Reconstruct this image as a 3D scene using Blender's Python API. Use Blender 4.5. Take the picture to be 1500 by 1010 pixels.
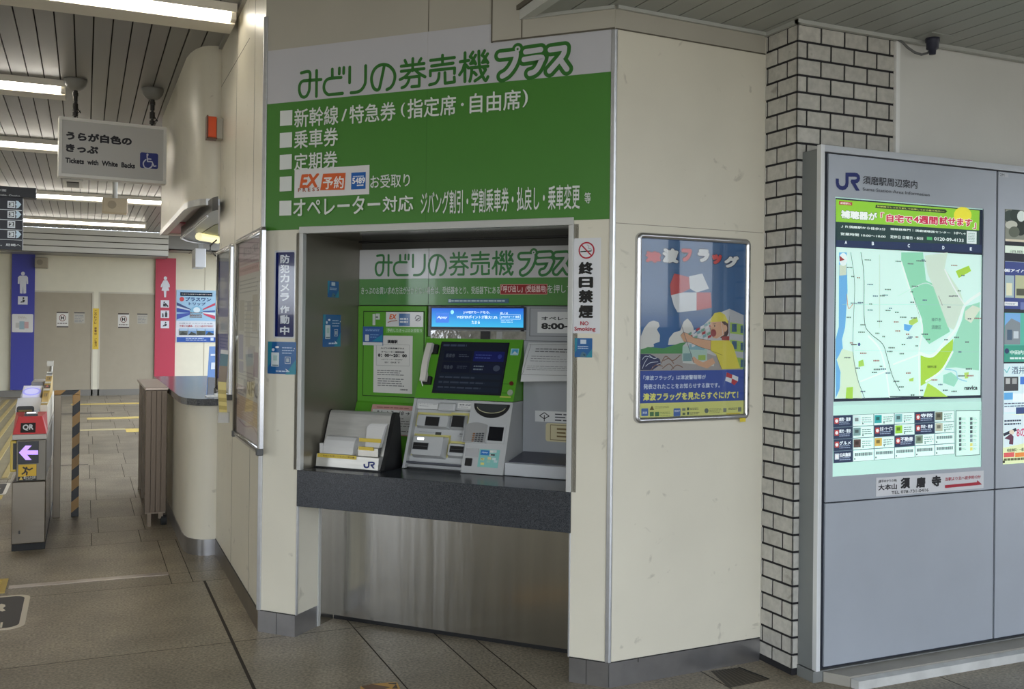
import bpy, bmesh, math, random
from mathutils import Vector, Matrix
random.seed(7)
for _o in list(bpy.data.objects):
    bpy.data.objects.remove(_o, do_unlink=True)
SC = bpy.context.scene
COL = SC.collection
SC.view_settings.view_transform = 'Standard'
SC.view_settings.look = 'None'
SC.view_settings.gamma = 1.0
SC.view_settings.use_curve_mapping = False
SC.view_settings.exposure = 0.04

# ------------------------------------------------------------------ camera
FPX, PCX, PCY, EYE = 1418.76, 750.0, 470.71, 1.45        # focal length and principal point of the 1500x1010 frame, eye height
YAW, PITCH, ROLL = 0.415439, 0.005366, 0.011369
def cam_axes():
    cy, sy = math.cos(YAW), math.sin(YAW)
    f = Vector((sy*math.cos(PITCH), cy*math.cos(PITCH), math.sin(PITCH)))
    r = Vector((cy, -sy, 0)); u = r.cross(f)
    c, s = math.cos(ROLL), math.sin(ROLL)
    return c*r + s*u, -s*r + c*u, f
CR_, CU_, CF_ = cam_axes()
CAMPOS = Vector((0, 0, EYE))
cd = bpy.data.cameras.new('camera'); co = bpy.data.objects.new('camera', cd); COL.objects.link(co)
cd.sensor_fit = 'HORIZONTAL'; cd.sensor_width = 36.0; cd.lens = 36.0*FPX/1500
cd.shift_y = (PCY-505)/1500.0
cd.clip_start = 0.05; cd.clip_end = 200
co.matrix_world = Matrix(((CR_.x, CU_.x, -CF_.x, 0), (CR_.y, CU_.y, -CF_.y, 0), (CR_.z, CU_.z, -CF_.z, EYE), (0, 0, 0, 1)))
SC.camera = co

# ------------------------------------------------------------------ world: an overcast bright sky outside the station
W = bpy.data.worlds.new('sky'); SC.world = W; W.use_nodes = True
nt = W.node_tree; nt.nodes.clear()
wo = nt.nodes.new('ShaderNodeOutputWorld'); bg = nt.nodes.new('ShaderNodeBackground')
tc = nt.nodes.new('ShaderNodeTexCoord'); sx = nt.nodes.new('ShaderNodeSeparateXYZ'); rp = nt.nodes.new('ShaderNodeValToRGB')
nt.links.new(tc.outputs['Generated'], sx.inputs[0]); nt.links.new(sx.outputs['Z'], rp.inputs[0])
rp.color_ramp.elements[0].position = 0.0; rp.color_ramp.elements[0].color = (0.36, 0.36, 0.35, 1)
rp.color_ramp.elements[1].position = 0.5; rp.color_ramp.elements[1].color = (0.85, 0.95, 1.12, 1)
_e = rp.color_ramp.elements.new(0.03); _e.color = (0.86, 0.93, 1.0, 1)
nt.links.new(rp.outputs[0], bg.inputs[0]); bg.inputs[1].default_value = 5.0
nt.links.new(bg.outputs[0], wo.inputs[0])
LAMP = 15.0          # radiance of the fluorescent tubes

# ------------------------------------------------------------------ geometry helpers
def ray(px, py):
    return CF_*FPX + CR_*(px-PCX) - CU_*(py-PCY)
def ground(px, py, z=0.0):
    d = ray(px, py); return CAMPOS + d*((z-EYE)/d.z)
class Frame:
    """a plane in the place: origin O, across U, away from the viewer N, up W"""
    def __init__(s, O, U, W=(0, 0, 1), v=0.0):
        s.U = Vector(U).normalized(); s.W = Vector(W).normalized(); s.N = s.W.cross(s.U).normalized()
        s.O = Vector(O) + s.N*v
    def at(s, v): return Frame(s.O + s.N*v, s.U, s.W)
    def px(s, x, y):
        d = ray(x, y); t = (s.O-CAMPOS).dot(s.N)/d.dot(s.N); q = CAMPOS + d*t - s.O
        return q.dot(s.U), q.dot(s.W)
    def P(s, u, w, v=0.0): return s.O + s.U*u + s.W*w + s.N*v
class MB:
    def __init__(s): s.v = []; s.f = []; s.m = []; s.sm = []
    def add(s, vs, fs, m=0, smooth=False):
        b = len(s.v); s.v += [Vector(q) for q in vs]
        for f in fs: s.f.append([b+i for i in f]); s.m.append(m); s.sm.append(smooth)
        return s
    def box(s, F, u0, u1, w0, w1, v0, v1, m=0):
        q = [F.P(u, w, v) for v in (v0, v1) for w in (w0, w1) for u in (u0, u1)]
        return s.add(q, [(0, 1, 3, 2), (5, 4, 6, 7), (4, 0, 2, 6), (1, 5, 7, 3), (2, 3, 7, 6), (4, 5, 1, 0)], m)
    def bx(s, x0, x1, y0, y1, z0, z1, m=0): return s.box(XY, x0, x1, z0, z1, y0, y1, m)
    def prism(s, a, b, m=0, smooth=False, caps=True):
        n = len(a); fs = [(i, (i+1) % n, n+(i+1) % n, n+i) for i in range(n)]
        s.add(list(a)+list(b), fs, m, smooth)
        if caps:
            s.add(list(a), [tuple(range(n))[::-1]], m); s.add(list(b), [tuple(range(n))], m)
        return s
    def ext(s, F, pts, v0, v1, m=0, smooth=False):
        return s.prism([F.P(u, w, v0) for u, w in pts], [F.P(u, w, v1) for u, w in pts], m, smooth)
    def column(s, plan, z0, z1, m=0, smooth=False):
        return s.prism([Vector((x, y, z1)) for x, y in plan], [Vector((x, y, z0)) for x, y in plan], m, smooth)
    def tube(s, path, r, n=10, m=0, cap=True, r2=None):
        path = [Vector(p) for p in path]; rings = []; up = None
        for i, p in enumerate(path):
            d = (path[min(i+1, len(path)-1)]-path[max(i-1, 0)]).normalized()
            if up is None or abs(up.dot(d)) > 0.95:
                up = Vector((0, 0, 1)) if abs(d.z) < 0.9 else Vector((1, 0, 0))
            a = d.cross(up).normalized(); b = a.cross(d).normalized(); up = b
            rr = r if r2 is None else r+(r2-r)*i/(len(path)-1)
            rings.append([p+a*math.cos(t*2*math.pi/n)*rr+b*math.sin(t*2*math.pi/n)*rr for t in range(n)])
        vs = [q for g in rings for q in g]; fs = []
        for i in range(len(rings)-1):
            for t in range(n):
                fs.append((i*n+t, i*n+(t+1) % n, (i+1)*n+(t+1) % n, (i+1)*n+t))
        s.add(vs, fs, m, True)
        if cap: s.add(rings[0], [tuple(range(n))[::-1]], m); s.add(rings[-1], [tuple(range(n))], m)
        return s
    def lathe(s, c, prof, n=20, m=0):
        vs = [Vector((c[0]+r*math.cos(2*math.pi*t/n), c[1]+r*math.sin(2*math.pi*t/n), c[2]+z)) for r, z in prof for t in range(n)]
        fs = [(i*n+t, i*n+(t+1) % n, (i+1)*n+(t+1) % n, (i+1)*n+t) for i in range(len(prof)-1) for t in range(n)]
        return s.add(vs, fs, m, True)
XY = Frame((0, 0, 0), (1, 0, 0))
def props(o, label=None, cat=None, group=None, kind=None):
    if label: o['label'] = label
    if cat: o['category'] = cat
    if group: o['group'] = group
    if kind: o['kind'] = kind
    return o
def build(name, mb, mats, parent=None, label=None, cat=None, group=None, kind=None, bev=0.0, origin=None, seg=2):
    """ONE mesh object from world-space geometry"""
    if origin is None:
        if parent is not None: origin = wloc(parent)
        else:
            n = len(mb.v); origin = Vector((sum(q.x for q in mb.v)/n, sum(q.y for q in mb.v)/n, min(q.z for q in mb.v)))
    me = bpy.data.meshes.new(name)
    me.from_pydata([q-origin for q in mb.v], [], mb.f)
    if not isinstance(mats, (list, tuple)): mats = [mats]
    for m in mats: me.materials.append(m)
    me.polygons.foreach_set('material_index', mb.m)
    me.polygons.foreach_set('use_smooth', mb.sm)
    me.update()
    o = bpy.data.objects.new(name, me); COL.objects.link(o)
    if parent is None: o.location = origin
    else: o.parent = parent; o.location = origin - wloc(parent)
    if bev:
        md = o.modifiers.new('bevel', 'BEVEL'); md.width = bev; md.segments = seg; md.limit_method = 'ANGLE'; md.angle_limit = 0.7
    return props(o, label, cat, group, kind)
def wloc(o):
    p = Vector((0, 0, 0))
    while o is not None: p = p + Vector(o.location); o = o.parent
    return p
def thing(name, label, cat, loc, group=None):
    o = bpy.data.objects.new(name, None); COL.objects.link(o); o.location = Vector(loc); o.empty_display_size = 0.05
    return props(o, label, cat, group)
# ------------------------------------------------------------------ materials
def lin(c):
    return tuple(((x/255)/12.92 if x/255 <= 0.04045 else ((x/255+0.055)/1.055)**2.4) for x in c)
_mats = {}
def mat(name, rgb, rough=0.5, metal=0.0, emit=0.0, var=0.0, scale=6.0, coat=0.0, spec=0.5, bump=0.0, bscale=60.0, stretch=None, alpha=1.0, trans=0.0, dirt=0.0):
    key = (name, rgb, rough, metal, emit, var, coat)
    if key in _mats: return _mats[key]
    m = bpy.data.materials.new(name); m.use_nodes = True; n = m.node_tree.nodes; l = m.node_tree.links
    b = n['Principled BSDF']; c = lin(rgb)
    b.inputs['Base Color'].default_value = (*c, 1); b.inputs['Roughness'].default_value = rough; b.inputs['Metallic'].default_value = metal
    b.inputs['Specular IOR Level'].default_value = spec
    if coat: b.inputs['Coat Weight'].default_value = coat; b.inputs['Coat Roughness'].default_value = 0.02
    if trans: b.inputs['Transmission Weight'].default_value = trans
    if alpha < 1: b.inputs['Alpha'].default_value = alpha
    if emit: b.inputs['Emission Color'].default_value = (*c, 1); b.inputs['Emission Strength'].default_value = emit
    if var or bump or dirt:
        t = n.new('ShaderNodeTexCoord'); mp = n.new('ShaderNodeMapping'); l.new(t.outputs['Object'], mp.inputs[0])
        if stretch: mp.inputs['Scale'].default_value = stretch
    if var or dirt:
        nz = n.new('ShaderNodeTexNoise'); nz.inputs['Scale'].default_value = scale; nz.inputs['Detail'].default_value = 6; l.new(mp.outputs[0], nz.inputs['Vector'])
        r = n.new('ShaderNodeMapRange'); r.inputs[1].default_value = 0.3; r.inputs[2].default_value = 0.7; r.inputs[3].default_value = 1-var; r.inputs[4].default_value = 1+var
        l.new(nz.outputs[0], r.inputs[0]); mx = n.new('ShaderNodeVectorMath'); mx.operation = 'SCALE'; mx.inputs[0].default_value = c; l.new(r.outputs[0], mx.inputs['Scale'])
        out = mx.outputs[0]
        if dirt:      # sparse scuffs and specks
            n2 = n.new('ShaderNodeTexNoise'); n2.inputs['Scale'].default_value = 9; n2.inputs['Detail'].default_value = 8; n2.inputs['Distortion'].default_value = 1.2; l.new(mp.outputs[0], n2.inputs['Vector'])
            r2 = n.new('ShaderNodeMapRange'); r2.inputs[1].default_value = 0.66; r2.inputs[2].default_value = 0.72; l.new(n2.outputs[0], r2.inputs[0])
            ml = n.new('ShaderNodeMath'); ml.operation = 'MULTIPLY'; ml.inputs[1].default_value = dirt; l.new(r2.outputs[0], ml.inputs[0])
            mix = n.new('ShaderNodeMix'); mix.data_type = 'RGBA'; l.new(ml.outputs[0], mix.inputs[0]); l.new(out, mix.inputs[6]); mix.inputs[7].default_value = (c[0]*.35, c[1]*.33, c[2]*.3, 1)
            out = mix.outputs[2]
        l.new(out, b.inputs['Base Color'])
    if bump:
        nb = n.new('ShaderNodeTexNoise'); nb.inputs['Scale'].default_value = bscale; nb.inputs['Detail'].default_value = 4; l.new(mp.outputs[0], nb.inputs['Vector'])
        bp = n.new('ShaderNodeBump'); bp.inputs['Strength'].default_value = bump; bp.inputs['Distance'].default_value = 0.002 if bscale > 5 else 0.03; l.new(nb.outputs[0], bp.inputs['Height']); l.new(bp.outputs[0], b.inputs['Normal'])
    _mats[key] = m
    return m
def ink(rgb, emit=0.0, rough=0.45, coat=0.0, spec=0.4):
    return mat('print_%02x%02x%02x' % tuple(rgb), tuple(rgb), rough, 0.0, emit, coat=coat, spec=spec)
# ------------------------------------------------------------------ printed matter: flat shapes laid on a surface, built at their real place and size
_tx = {}
def glyphs(s, space=1.0, shear=0.0):
    k = (s, space, shear)
    if k in _tx: return _tx[k]
    cu = bpy.data.curves.new('t', 'FONT'); cu.body = s; cu.size = 1.0; cu.resolution_u = 3; cu.shear = shear
    cu.space_character = space; cu.space_line = 0.92; cu.align_x = 'CENTER' if '\n' in s else 'LEFT'
    ob = bpy.data.objects.new('t', cu); COL.objects.link(ob)
    dg = bpy.context.evaluated_depsgraph_get(); me = bpy.data.meshes.new_from_object(ob.evaluated_get(dg))
    vs = [(v.co.x, v.co.y) for v in me.vertices]; fs = [tuple(p.vertices) for p in me.polygons]
    bpy.data.objects.remove(ob, do_unlink=True); bpy.data.curves.remove(cu); bpy.data.meshes.remove(me)
    x0 = x1 = y0 = y1 = 0
    if vs:
        x0 = min(v[0] for v in vs); x1 = max(v[0] for v in vs); y0 = min(v[1] for v in vs); y1 = max(v[1] for v in vs)
        vs = [((x-x0)/max(x1-x0, 1e-6), (y-y0)/max(y1-y0, 1e-6)) for x, y in vs]
    _tx[k] = (vs, fs, (max(x1-x0, .05), max(y1-y0, .05)))
    return _tx[k]
class Art:
    def __init__(s, F, off=0.0006, step=0.00025, emit=0.0, rough=0.45, coat=0.0, spec=0.4, M=None):
        s.F = F; s.o = off; s.step = step; s.mb = MB(); s.mats = []; s.ix = {}; s.emit = emit; s.rough = rough; s.coat = coat; s.spec = spec; s.M = M or F.px
    def mi(s, c):
        k = c if not isinstance(c, bpy.types.Material) else c.name
        if k not in s.ix:
            s.ix[k] = len(s.mats); s.mats.append(c if isinstance(c, bpy.types.Material) else ink(c, s.emit, s.rough, s.coat, s.spec))
        return s.ix[k]
    def up(s): s.o += s.step
    def raw(s, pts, c):           # local (u,w) polygon
        s.mb.add([s.F.P(u, w, -s.o) for u, w in pts], [tuple(range(len(pts)))], s.mi(c)); return s
    def uw(s, x0, y0, x1, y1):
        a = s.M(x0, y0); b = s.M(x1, y1)
        return min(a[0], b[0]), max(a[0], b[0]), min(a[1], b[1]), max(a[1], b[1])
    def rect(s, x0, y0, x1, y1, c, r=0.0):
        s.up(); u0, u1, w0, w1 = s.uw(x0, y0, x1, y1)
        s.raw(rrect(u0, u1, w0, w1, r), c); return s
    def frame(s, x0, y0, x1, y1, c, t=0.002):
        s.up(); u0, u1, w0, w1 = s.uw(x0, y0, x1, y1)
        for a in ((u0, u1, w0, w0+t), (u0, u1, w1-t, w1), (u0, u0+t, w0, w1), (u1-t, u1, w0, w1)):
            s.raw([(a[0], a[2]), (a[1], a[2]), (a[1], a[3]), (a[0], a[3])], c)
        return s
    def poly(s, pts, c):
        s.up(); q = [s.M(*p) for p in pts]
        s.raw(q, c); return s
    def ell(s, x, y, rx, ry, c, n=20):
        return s.poly([(x+rx*math.cos(2*math.pi*i/n), y+ry*math.sin(2*math.pi*i/n)) for i in range(n)], c)
    def stroke(s, pts, wd, c, smooth=False, up=True, closed=False, cap=True):
        """a round pen stroke of width wd (metres) through pixel points"""
        if up: s.up()
        q = [Vector(s.M(*p)) for p in pts]
        if closed: q = q+[q[0]]
        if smooth and len(q) > 2:
            o = []
            for i in range(len(q)-1):
                p0 = q[max(i-1, 0)] if not closed else q[(i-1) % (len(q)-1)]
                p3 = q[min(i+2, len(q)-1)] if not closed else q[(i+2) % (len(q)-1)]
                for k in range(6):
                    t = k/6; o.append(0.5*((2*q[i])+(q[i+1]-p0)*t+(2*p0-5*q[i]+4*q[i+1]-p3)*t*t+(3*q[i]-p0-3*q[i+1]+p3)*t**3))
            q = o+[q[-1]]
        h = wd/2; m = s.mi(c); k = 12; eps = 7e-6
        q = [p for i, p in enumerate(q) if i == 0 or (p-q[i-1]).length > 1e-7]
        n = len(q); dirs = [(q[i+1]-q[i]).normalized() for i in range(n-1)]
        def quad(pts):
            s.o += eps; s.mb.add([s.F.P(p.x, p.y, -s.o) for p in pts], [tuple(range(len(pts)))], m)
        def cap_at(p, d, full=False):
            a0 = math.atan2(d.y, d.x)-math.pi/2
            quad([Vector((p.x+h*math.cos(a0+math.pi*t/k*(2 if full else 1)), p.y+h*math.sin(a0+math.pi*t/k*(2 if full else 1)))) for t in range(k+(0 if full else 1))])
        run = [0]
        for i in range(1, n):
            last = i == n-1
            if last or dirs[i].dot(dirs[i-1]) < 0.75:
                run.append(i); s.o += eps; L = []
                for j in run:
                    da = dirs[j-1] if j > run[0] else dirs[j]; db = dirs[j] if j < run[-1] else dirs[j-1]
                    d = (da+db).normalized(); sc = h/max(d.dot(da), .5); nn = Vector((-d.y, d.x))*sc
                    L += [q[j]+nn, q[j]-nn]
                s.mb.add([s.F.P(p.x, p.y, -s.o) for p in L], [(2*j, 2*j+1, 2*j+3, 2*j+2) for j in range(len(run)-1)], m)
                if not last: cap_at(q[i], dirs[i-1])
                run = [i]
            else: run.append(i)
        if cap and not closed: cap_at(q[0], -dirs[0]); cap_at(q[-1], dirs[-1])
        return s
    def text(s, t, x0, y0, x1, y1, c, bold=0.0, space=1.0, shear=0.0):
        s.up(); vs, fs, (gw, gh) = glyphs(t, space, shear)
        if not vs: return s
        u0, u1, w0, w1 = s.uw(x0, y0, x1, y1); m = s.mi(c)
        bu = bold*(u1-u0)/gw; bw = bold*(w1-w0)/gh
        u0 += bu; u1 -= bu; w0 += bw; w1 -= bw
        for dx, dy in (((0, 0),) if bold < .006 else ((-1, 0), (1, 0), (0, -1), (0, 1)) if bold < .03 else ((-1, 0), (1, 0), (0, -1), (0, 1), (-.7, -.7), (.7, .7), (-.7, .7), (.7, -.7))):
            s.o += 9e-6
            s.mb.add([s.F.P(u0+(u1-u0)*x+dx*bu, w0+(w1-w0)*y+dy*bw, -s.o) for x, y in vs], fs, m)
        return s
    def lines(s, x0, y0, x1, y1, n, c, fill=0.45, rag=0.35, words=4):
        """fine print too small to read: rows of short dashes"""
        s.up(); u0, u1, w0, w1 = s.uw(x0, y0, x1, y1); rs = random.Random(int((x0*7+y0*13+n)*10)); hh = (w1-w0)/n
        for i in range(n):
            wa = w1-(i+0.5+fill/2)*hh; wb = wa+hh*fill; e = u1-(u1-u0)*rag*rs.random(); u = u0
            while u < e-1e-6:
                du = (u1-u0)/words*(0.35+0.6*rs.random()); ue = min(u+du, e)
                s.raw([(u, wa), (ue, wa), (ue, wb), (u, wb)], c); u = ue+(u1-u0)/words*0.12
        return s
    def build(s, name, parent=None, **k):
        return build(name, s.mb, s.mats, parent, **k)
def rrect(u0, u1, w0, w1, r, n=5):
    if r <= 0: return [(u0, w0), (u1, w0), (u1, w1), (u0, w1)]
    o = []
    for cx, cy, a in ((u1-r, w0+r, -90), (u1-r, w1-r, 0), (u0+r, w1-r, 90), (u0+r, w0+r, 180)):
        for i in range(n+1):
            t = math.radians(a+90*i/n); o.append((cx+r*math.cos(t), cy+r*math.sin(t)))
    return o
# ------------------------------------------------------------------ the planes of the place
CL = Vector((0.767, 4.654, 0)); CRN = Vector((1.945, 3.407, 0)); PRN = Vector((2.716, 3.441, 0))
SG = Frame(CL, CRN-CL)                 # the diagonal wall with the ticket recess
RP = Frame(CRN, PRN-CRN)               # the panel with the framed poster
KI = Frame((2.753, 3.13, 0), (1, 0, 0))   # front of the information board
LW = Frame((0.766, 4.654, 0), (0, -1, 0))   # side wall of the ticket office (u grows towards the viewer)
FW = Frame((0, 20.7, 0), (1, 0, 0))    # far wall with the restroom doors
FL = Frame((0, 0, 0), (1, 0, 0), (0, 1, 0))   # the floor
SGL = (CRN-CL).length; RPL = (PRN-CRN).length
ZP, ZC = 2.748, 3.184                  # porch ceiling, concourse ceiling
# ------------------------------------------------------------------ shared materials
CREAM = mat('cream_panel', (214, 208, 190), 0.36, var=0.03, scale=3, dirt=0.35)
CREAMD = mat('cream_shaded', (172, 167, 153), 0.5, var=0.03, scale=3)  # cream darkened: light fall-off high on the wall put into its colour
ALU = mat('aluminium', (205, 206, 208), 0.32, 0.85, var=0.05, scale=30)
ALUP = mat('painted_aluminium', (188, 188, 184), 0.4, 0.3)
STEEL = mat('brushed_steel', (178, 175, 168), 0.21, 1.0, var=0.07, scale=3, stretch=(7, 7, 0.35), bump=0.12, bscale=1.1)
STEELD = mat('worn_steel', (135, 128, 118), 0.34, 0.95, var=0.12, scale=6)
SEAM = mat('seam', (92, 86, 74), 0.7)
BLACK = mat('black_plastic', (14, 14, 16), 0.45)
RUBBER = mat('black_rubber', (30, 30, 30), 0.75)
WHITE = mat('white_paint', (226, 226, 222), 0.45, var=0.02)
GLASSY = mat('dark_glass', (14, 17, 24), 0.06, coat=0.6)
# ================================================================== THE SETTING
def struct(name, mb, mats, **k): return build(name, mb, mats, kind='structure', **k)
# floor: stone slabs laid on a dark bed, joints where the photo shows them
STONE = mat('floor_stone', (136, 126, 108), 0.40, var=0.24, scale=2.6, bump=0.05, bscale=220, spec=0.35, dirt=.3)
def stone_random():
    n = STONE.node_tree.nodes; l = STONE.node_tree.links; b = n['Principled BSDF']
    g = n.new('ShaderNodeNewGeometry'); r = n.new('ShaderNodeMapRange'); r.inputs[3].default_value = 0.84; r.inputs[4].default_value = 1.14
    l.new(g.outputs['Random Per Island'], r.inputs[0])
    src = b.inputs['Base Color'].links[0].from_socket
    # fine grain of the stone
    t = n.new('ShaderNodeTexCoord'); z = n.new('ShaderNodeTexNoise'); z.inputs['Scale'].default_value = 85; z.inputs['Detail'].default_value = 3
    l.new(t.outputs['Object'], z.inputs['Vector']); r2 = n.new('ShaderNodeMapRange'); r2.inputs[1].default_value = .3; r2.inputs[2].default_value = .7; r2.inputs[3].default_value = 0.55; r2.inputs[4].default_value = 1.45
    l.new(z.outputs[0], r2.inputs[0]); mu = n.new('ShaderNodeMath'); mu.operation = 'MULTIPLY'; l.new(r.outputs[0], mu.inputs[0]); l.new(r2.outputs[0], mu.inputs[1])
    s = n.new('ShaderNodeVectorMath'); s.operation = 'SCALE'; l.new(src, s.inputs[0]); l.new(mu.outputs[0], s.inputs['Scale']); l.new(s.outputs[0], b.inputs['Base Color'])
stone_random()
fm = MB()
fm.bx(-5.2, 9.4, -6, 21.2, -0.05, -0.004, 1)
ys = [-6, -4.9, -3.77, -2.64, -1.5, -0.37, 0.76, 1.88, 3.02, 4.54, 5.675, 5.9, 6.83, 7.23, 7.78, 8.56, 9.75]
while ys[-1] < 20.9: ys.append(ys[-1]+0.9)
xs_front = [-5.2, -4.1, -2.97, -1.84, -0.71, 0.633, 1.195, 1.523, 1.672, 2.4, 3.3, 4.4, 5.5, 6.6, 7.6, 9.4]
xs_mid = [-5.2, -4.3, -3.4, -2.5, -1.6, -0.75, 0.46, 0.573, 1.5]
for i in range(len(ys)-1):
    y0, y1 = ys[i], ys[i+1]
    if y0 < 5.6: xs = xs_front
    elif y0 < 6.8: xs = xs_mid
    else:
        o = (i % 2)*0.15; xs = [-5.2, -4.05, -3.2, -2.3, -1.45, -0.62, 0.06+o*.3, 0.36+o*.3, 0.62+o*.2, 1.6, 2.7, 3.8]
    for j in range(len(xs)-1):
        g = 0.0022 if y0 > 4.5 else 0.003
        x0, x1 = xs[j], xs[j+1]
        ga = 0.007 if abs(x0-0.633) < .01 else g; gb = 0.007 if abs(x1-0.633) < .01 else g
        fm.add([(x0+ga, y0+g, 0), (x1-gb, y0+g, 0), (x1-gb, y1-g, 0), (x0+ga, y1-g, 0)], [(0, 1, 2, 3)], 0)
struct('floor', fm, [STONE, mat('floor_joint', (58, 52, 44), 0.8)], origin=Vector((0, 0, 0)))
# a steel channel cover lying in the floor, and the small grating by the pillar
m = MB(); m.bx(-0.36, 0.46, 5.885, 5.945, 0.0004, 0.0024, 0)
struct('trim_1', m, [mat('floor_channel', (182, 170, 160), 0.3, 0.5, var=0.1)])
m = MB()
g4 = [ground(*p) for p in ((1041, 984), (1080, 979), (1125, 996.5), (1068, 1009))]
m.add([q+Vector((0, 0, 0.001)) for q in g4], [(0, 3, 2, 1)], 0)
for k in range(1, 9):
    a = g4[0].lerp(g4[1], k/9); b = g4[3].lerp(g4[2], k/9); d = (g4[1]-g4[0]).normalized()*0.003
    m.add([q+Vector((0, 0, 0.002)) for q in (a-d, b-d, b+d, a+d)], [(0, 1, 2, 3)], 1)
for a, b in ((1, 2),):
    d = (g4[1]-g4[0]).normalized()*0.012
    m.add([g4[a]+Vector((0, 0, .0025)), g4[b]+Vector((0, 0, .0025)), g4[b]+d+Vector((0, 0, .0025)), g4[a]+d+Vector((0, 0, .0025))], [(0, 1, 2, 3)], 2)
struct('trim_2', m, [mat('drain_cover', (62, 55, 44), 0.6), mat('drain_bar', (80, 72, 58), 0.5), RUBBER])
# ceilings of narrow metal planks
PLANK = mat('ceiling_plank', (138, 136, 131), 0.38, 0.0, var=0.03, scale=1.5)
PLANKP = mat('porch_plank', (158, 160, 153), 0.42, 0.0, var=0.03, scale=1.5)
GAP = mat('plank_gap', (36, 34, 30), 0.9)
m = MB(); x = -0.492-0.1036*46
while x < 2.6:
    m.bx(x+0.004, x+0.0996, -2.6, 19.9, ZC, ZC+0.012, 0); x += 0.1036
m.bx(-5.3, 2.7, -2.6, 19.9, ZC+0.013, ZC+0.06, 1)
struct('ceiling', m, [PLANK, GAP])
m = MB()
XE = CL.x+0.687*1.305                    # where the lower porch ceiling begins
x = XE+0.03
while x < 9.3:
    m.bx(x+0.0035, min(x+0.1065, 9.3), -2.3, 3.62, ZP, ZP+0.012, 0); x += 0.1095
m.bx(XE+0.03, 9.3, -2.3, 3.62, ZP+0.013, ZP+0.05, 1)
struct('ceiling_porch', m, [PLANKP, GAP])
m = MB()                                  # edge fascia between the two ceilings
m.bx(XE-0.012, XE+0.03, -2.3, 3.74, ZP-0.012, ZP+0.05, 0)
m.bx(XE, XE+0.03, -2.3, 3.78, ZP+0.055, ZC, 0)
m.bx(XE-0.022, XE-0.012, -2.3, 3.73, ZP+0.03, ZP+0.05, 1)
struct('trim_3', m, [mat('fascia_white', (196, 197, 192), 0.4), SEAM])
m = MB()                                  # shadow bead where walls meet the porch ceiling
for F, L, e in ((SG, 0, 1), (RP, 0, 1)):
    a = 1.33 if F is SG else 0.0; b = SGL if F is SG else RPL
    m.box(F, a, b, ZP-0.014, ZP, -0.02, 0.0)
m.bx(2.706, 2.722, 3.21, 3.45, ZP-0.016, ZP); m.bx(2.706, 7.6, 3.213, 3.235, ZP-0.016, ZP)
struct('trim_4', m, [mat('ceiling_bead', (176, 177, 170), 0.45)])
# the diagonal wall around the ticket recess
UL, UR, WT, WC0, WC1, VB = 0.206, 1.548, 1.872, 0.606, 0.774, 0.50
m = MB()
m.box(SG, 0, UL, 0.10, WT+.03, 0, 0.19); m.box(SG, UR, SGL, 0.10, WT+.03, 0, 0.19)
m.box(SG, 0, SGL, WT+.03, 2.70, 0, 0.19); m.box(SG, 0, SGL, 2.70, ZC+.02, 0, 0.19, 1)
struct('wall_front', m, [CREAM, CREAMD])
# band of cream boards above the sign, standing a little proud of it, with its dark joints
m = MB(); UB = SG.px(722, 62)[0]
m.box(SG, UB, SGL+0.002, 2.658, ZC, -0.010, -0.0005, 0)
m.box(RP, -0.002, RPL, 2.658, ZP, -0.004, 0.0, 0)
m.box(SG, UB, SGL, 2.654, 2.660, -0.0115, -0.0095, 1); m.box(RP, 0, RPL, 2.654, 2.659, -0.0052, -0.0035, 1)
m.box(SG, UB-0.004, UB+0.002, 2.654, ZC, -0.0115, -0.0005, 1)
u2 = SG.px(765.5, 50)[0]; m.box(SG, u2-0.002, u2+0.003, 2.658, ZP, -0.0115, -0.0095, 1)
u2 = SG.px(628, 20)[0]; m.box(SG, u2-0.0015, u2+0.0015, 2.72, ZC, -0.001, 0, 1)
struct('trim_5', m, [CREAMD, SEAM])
# lining of the recess: side walls, ceiling, back
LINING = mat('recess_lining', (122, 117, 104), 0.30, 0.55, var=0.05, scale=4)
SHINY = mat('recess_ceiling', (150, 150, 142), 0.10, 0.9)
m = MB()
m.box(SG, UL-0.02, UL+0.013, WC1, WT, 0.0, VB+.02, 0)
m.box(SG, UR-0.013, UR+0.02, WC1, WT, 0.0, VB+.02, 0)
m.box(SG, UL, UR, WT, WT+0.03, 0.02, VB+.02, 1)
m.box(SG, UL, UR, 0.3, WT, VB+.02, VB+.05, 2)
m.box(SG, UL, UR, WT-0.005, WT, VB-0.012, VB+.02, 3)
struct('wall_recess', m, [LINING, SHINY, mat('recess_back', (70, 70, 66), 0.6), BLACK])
# steel kick panel below the counter, with its folded side
m = MB()
m.box(SG, UL, UR, 0.02, WC0+.02, 0.312, 0.33, 0)
m.box(SG, UL-0.012, UL, 0.0, WC0+.02, 0.19, 0.315, 0)
m.box(SG, UR, UR+0.012, 0.0, WC0+.02, 0.19, 0.315, 0)
m.box(SG, UL, UR, 0.0, 0.02, 0.318, 0.33, 1)
m.box(SG, UL-0.012, UL+0.006, 0.0, WC0, 0.178, 0.196, 2)
struct('trim_6', m, [STEEL, BLACK, ALUP])
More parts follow.
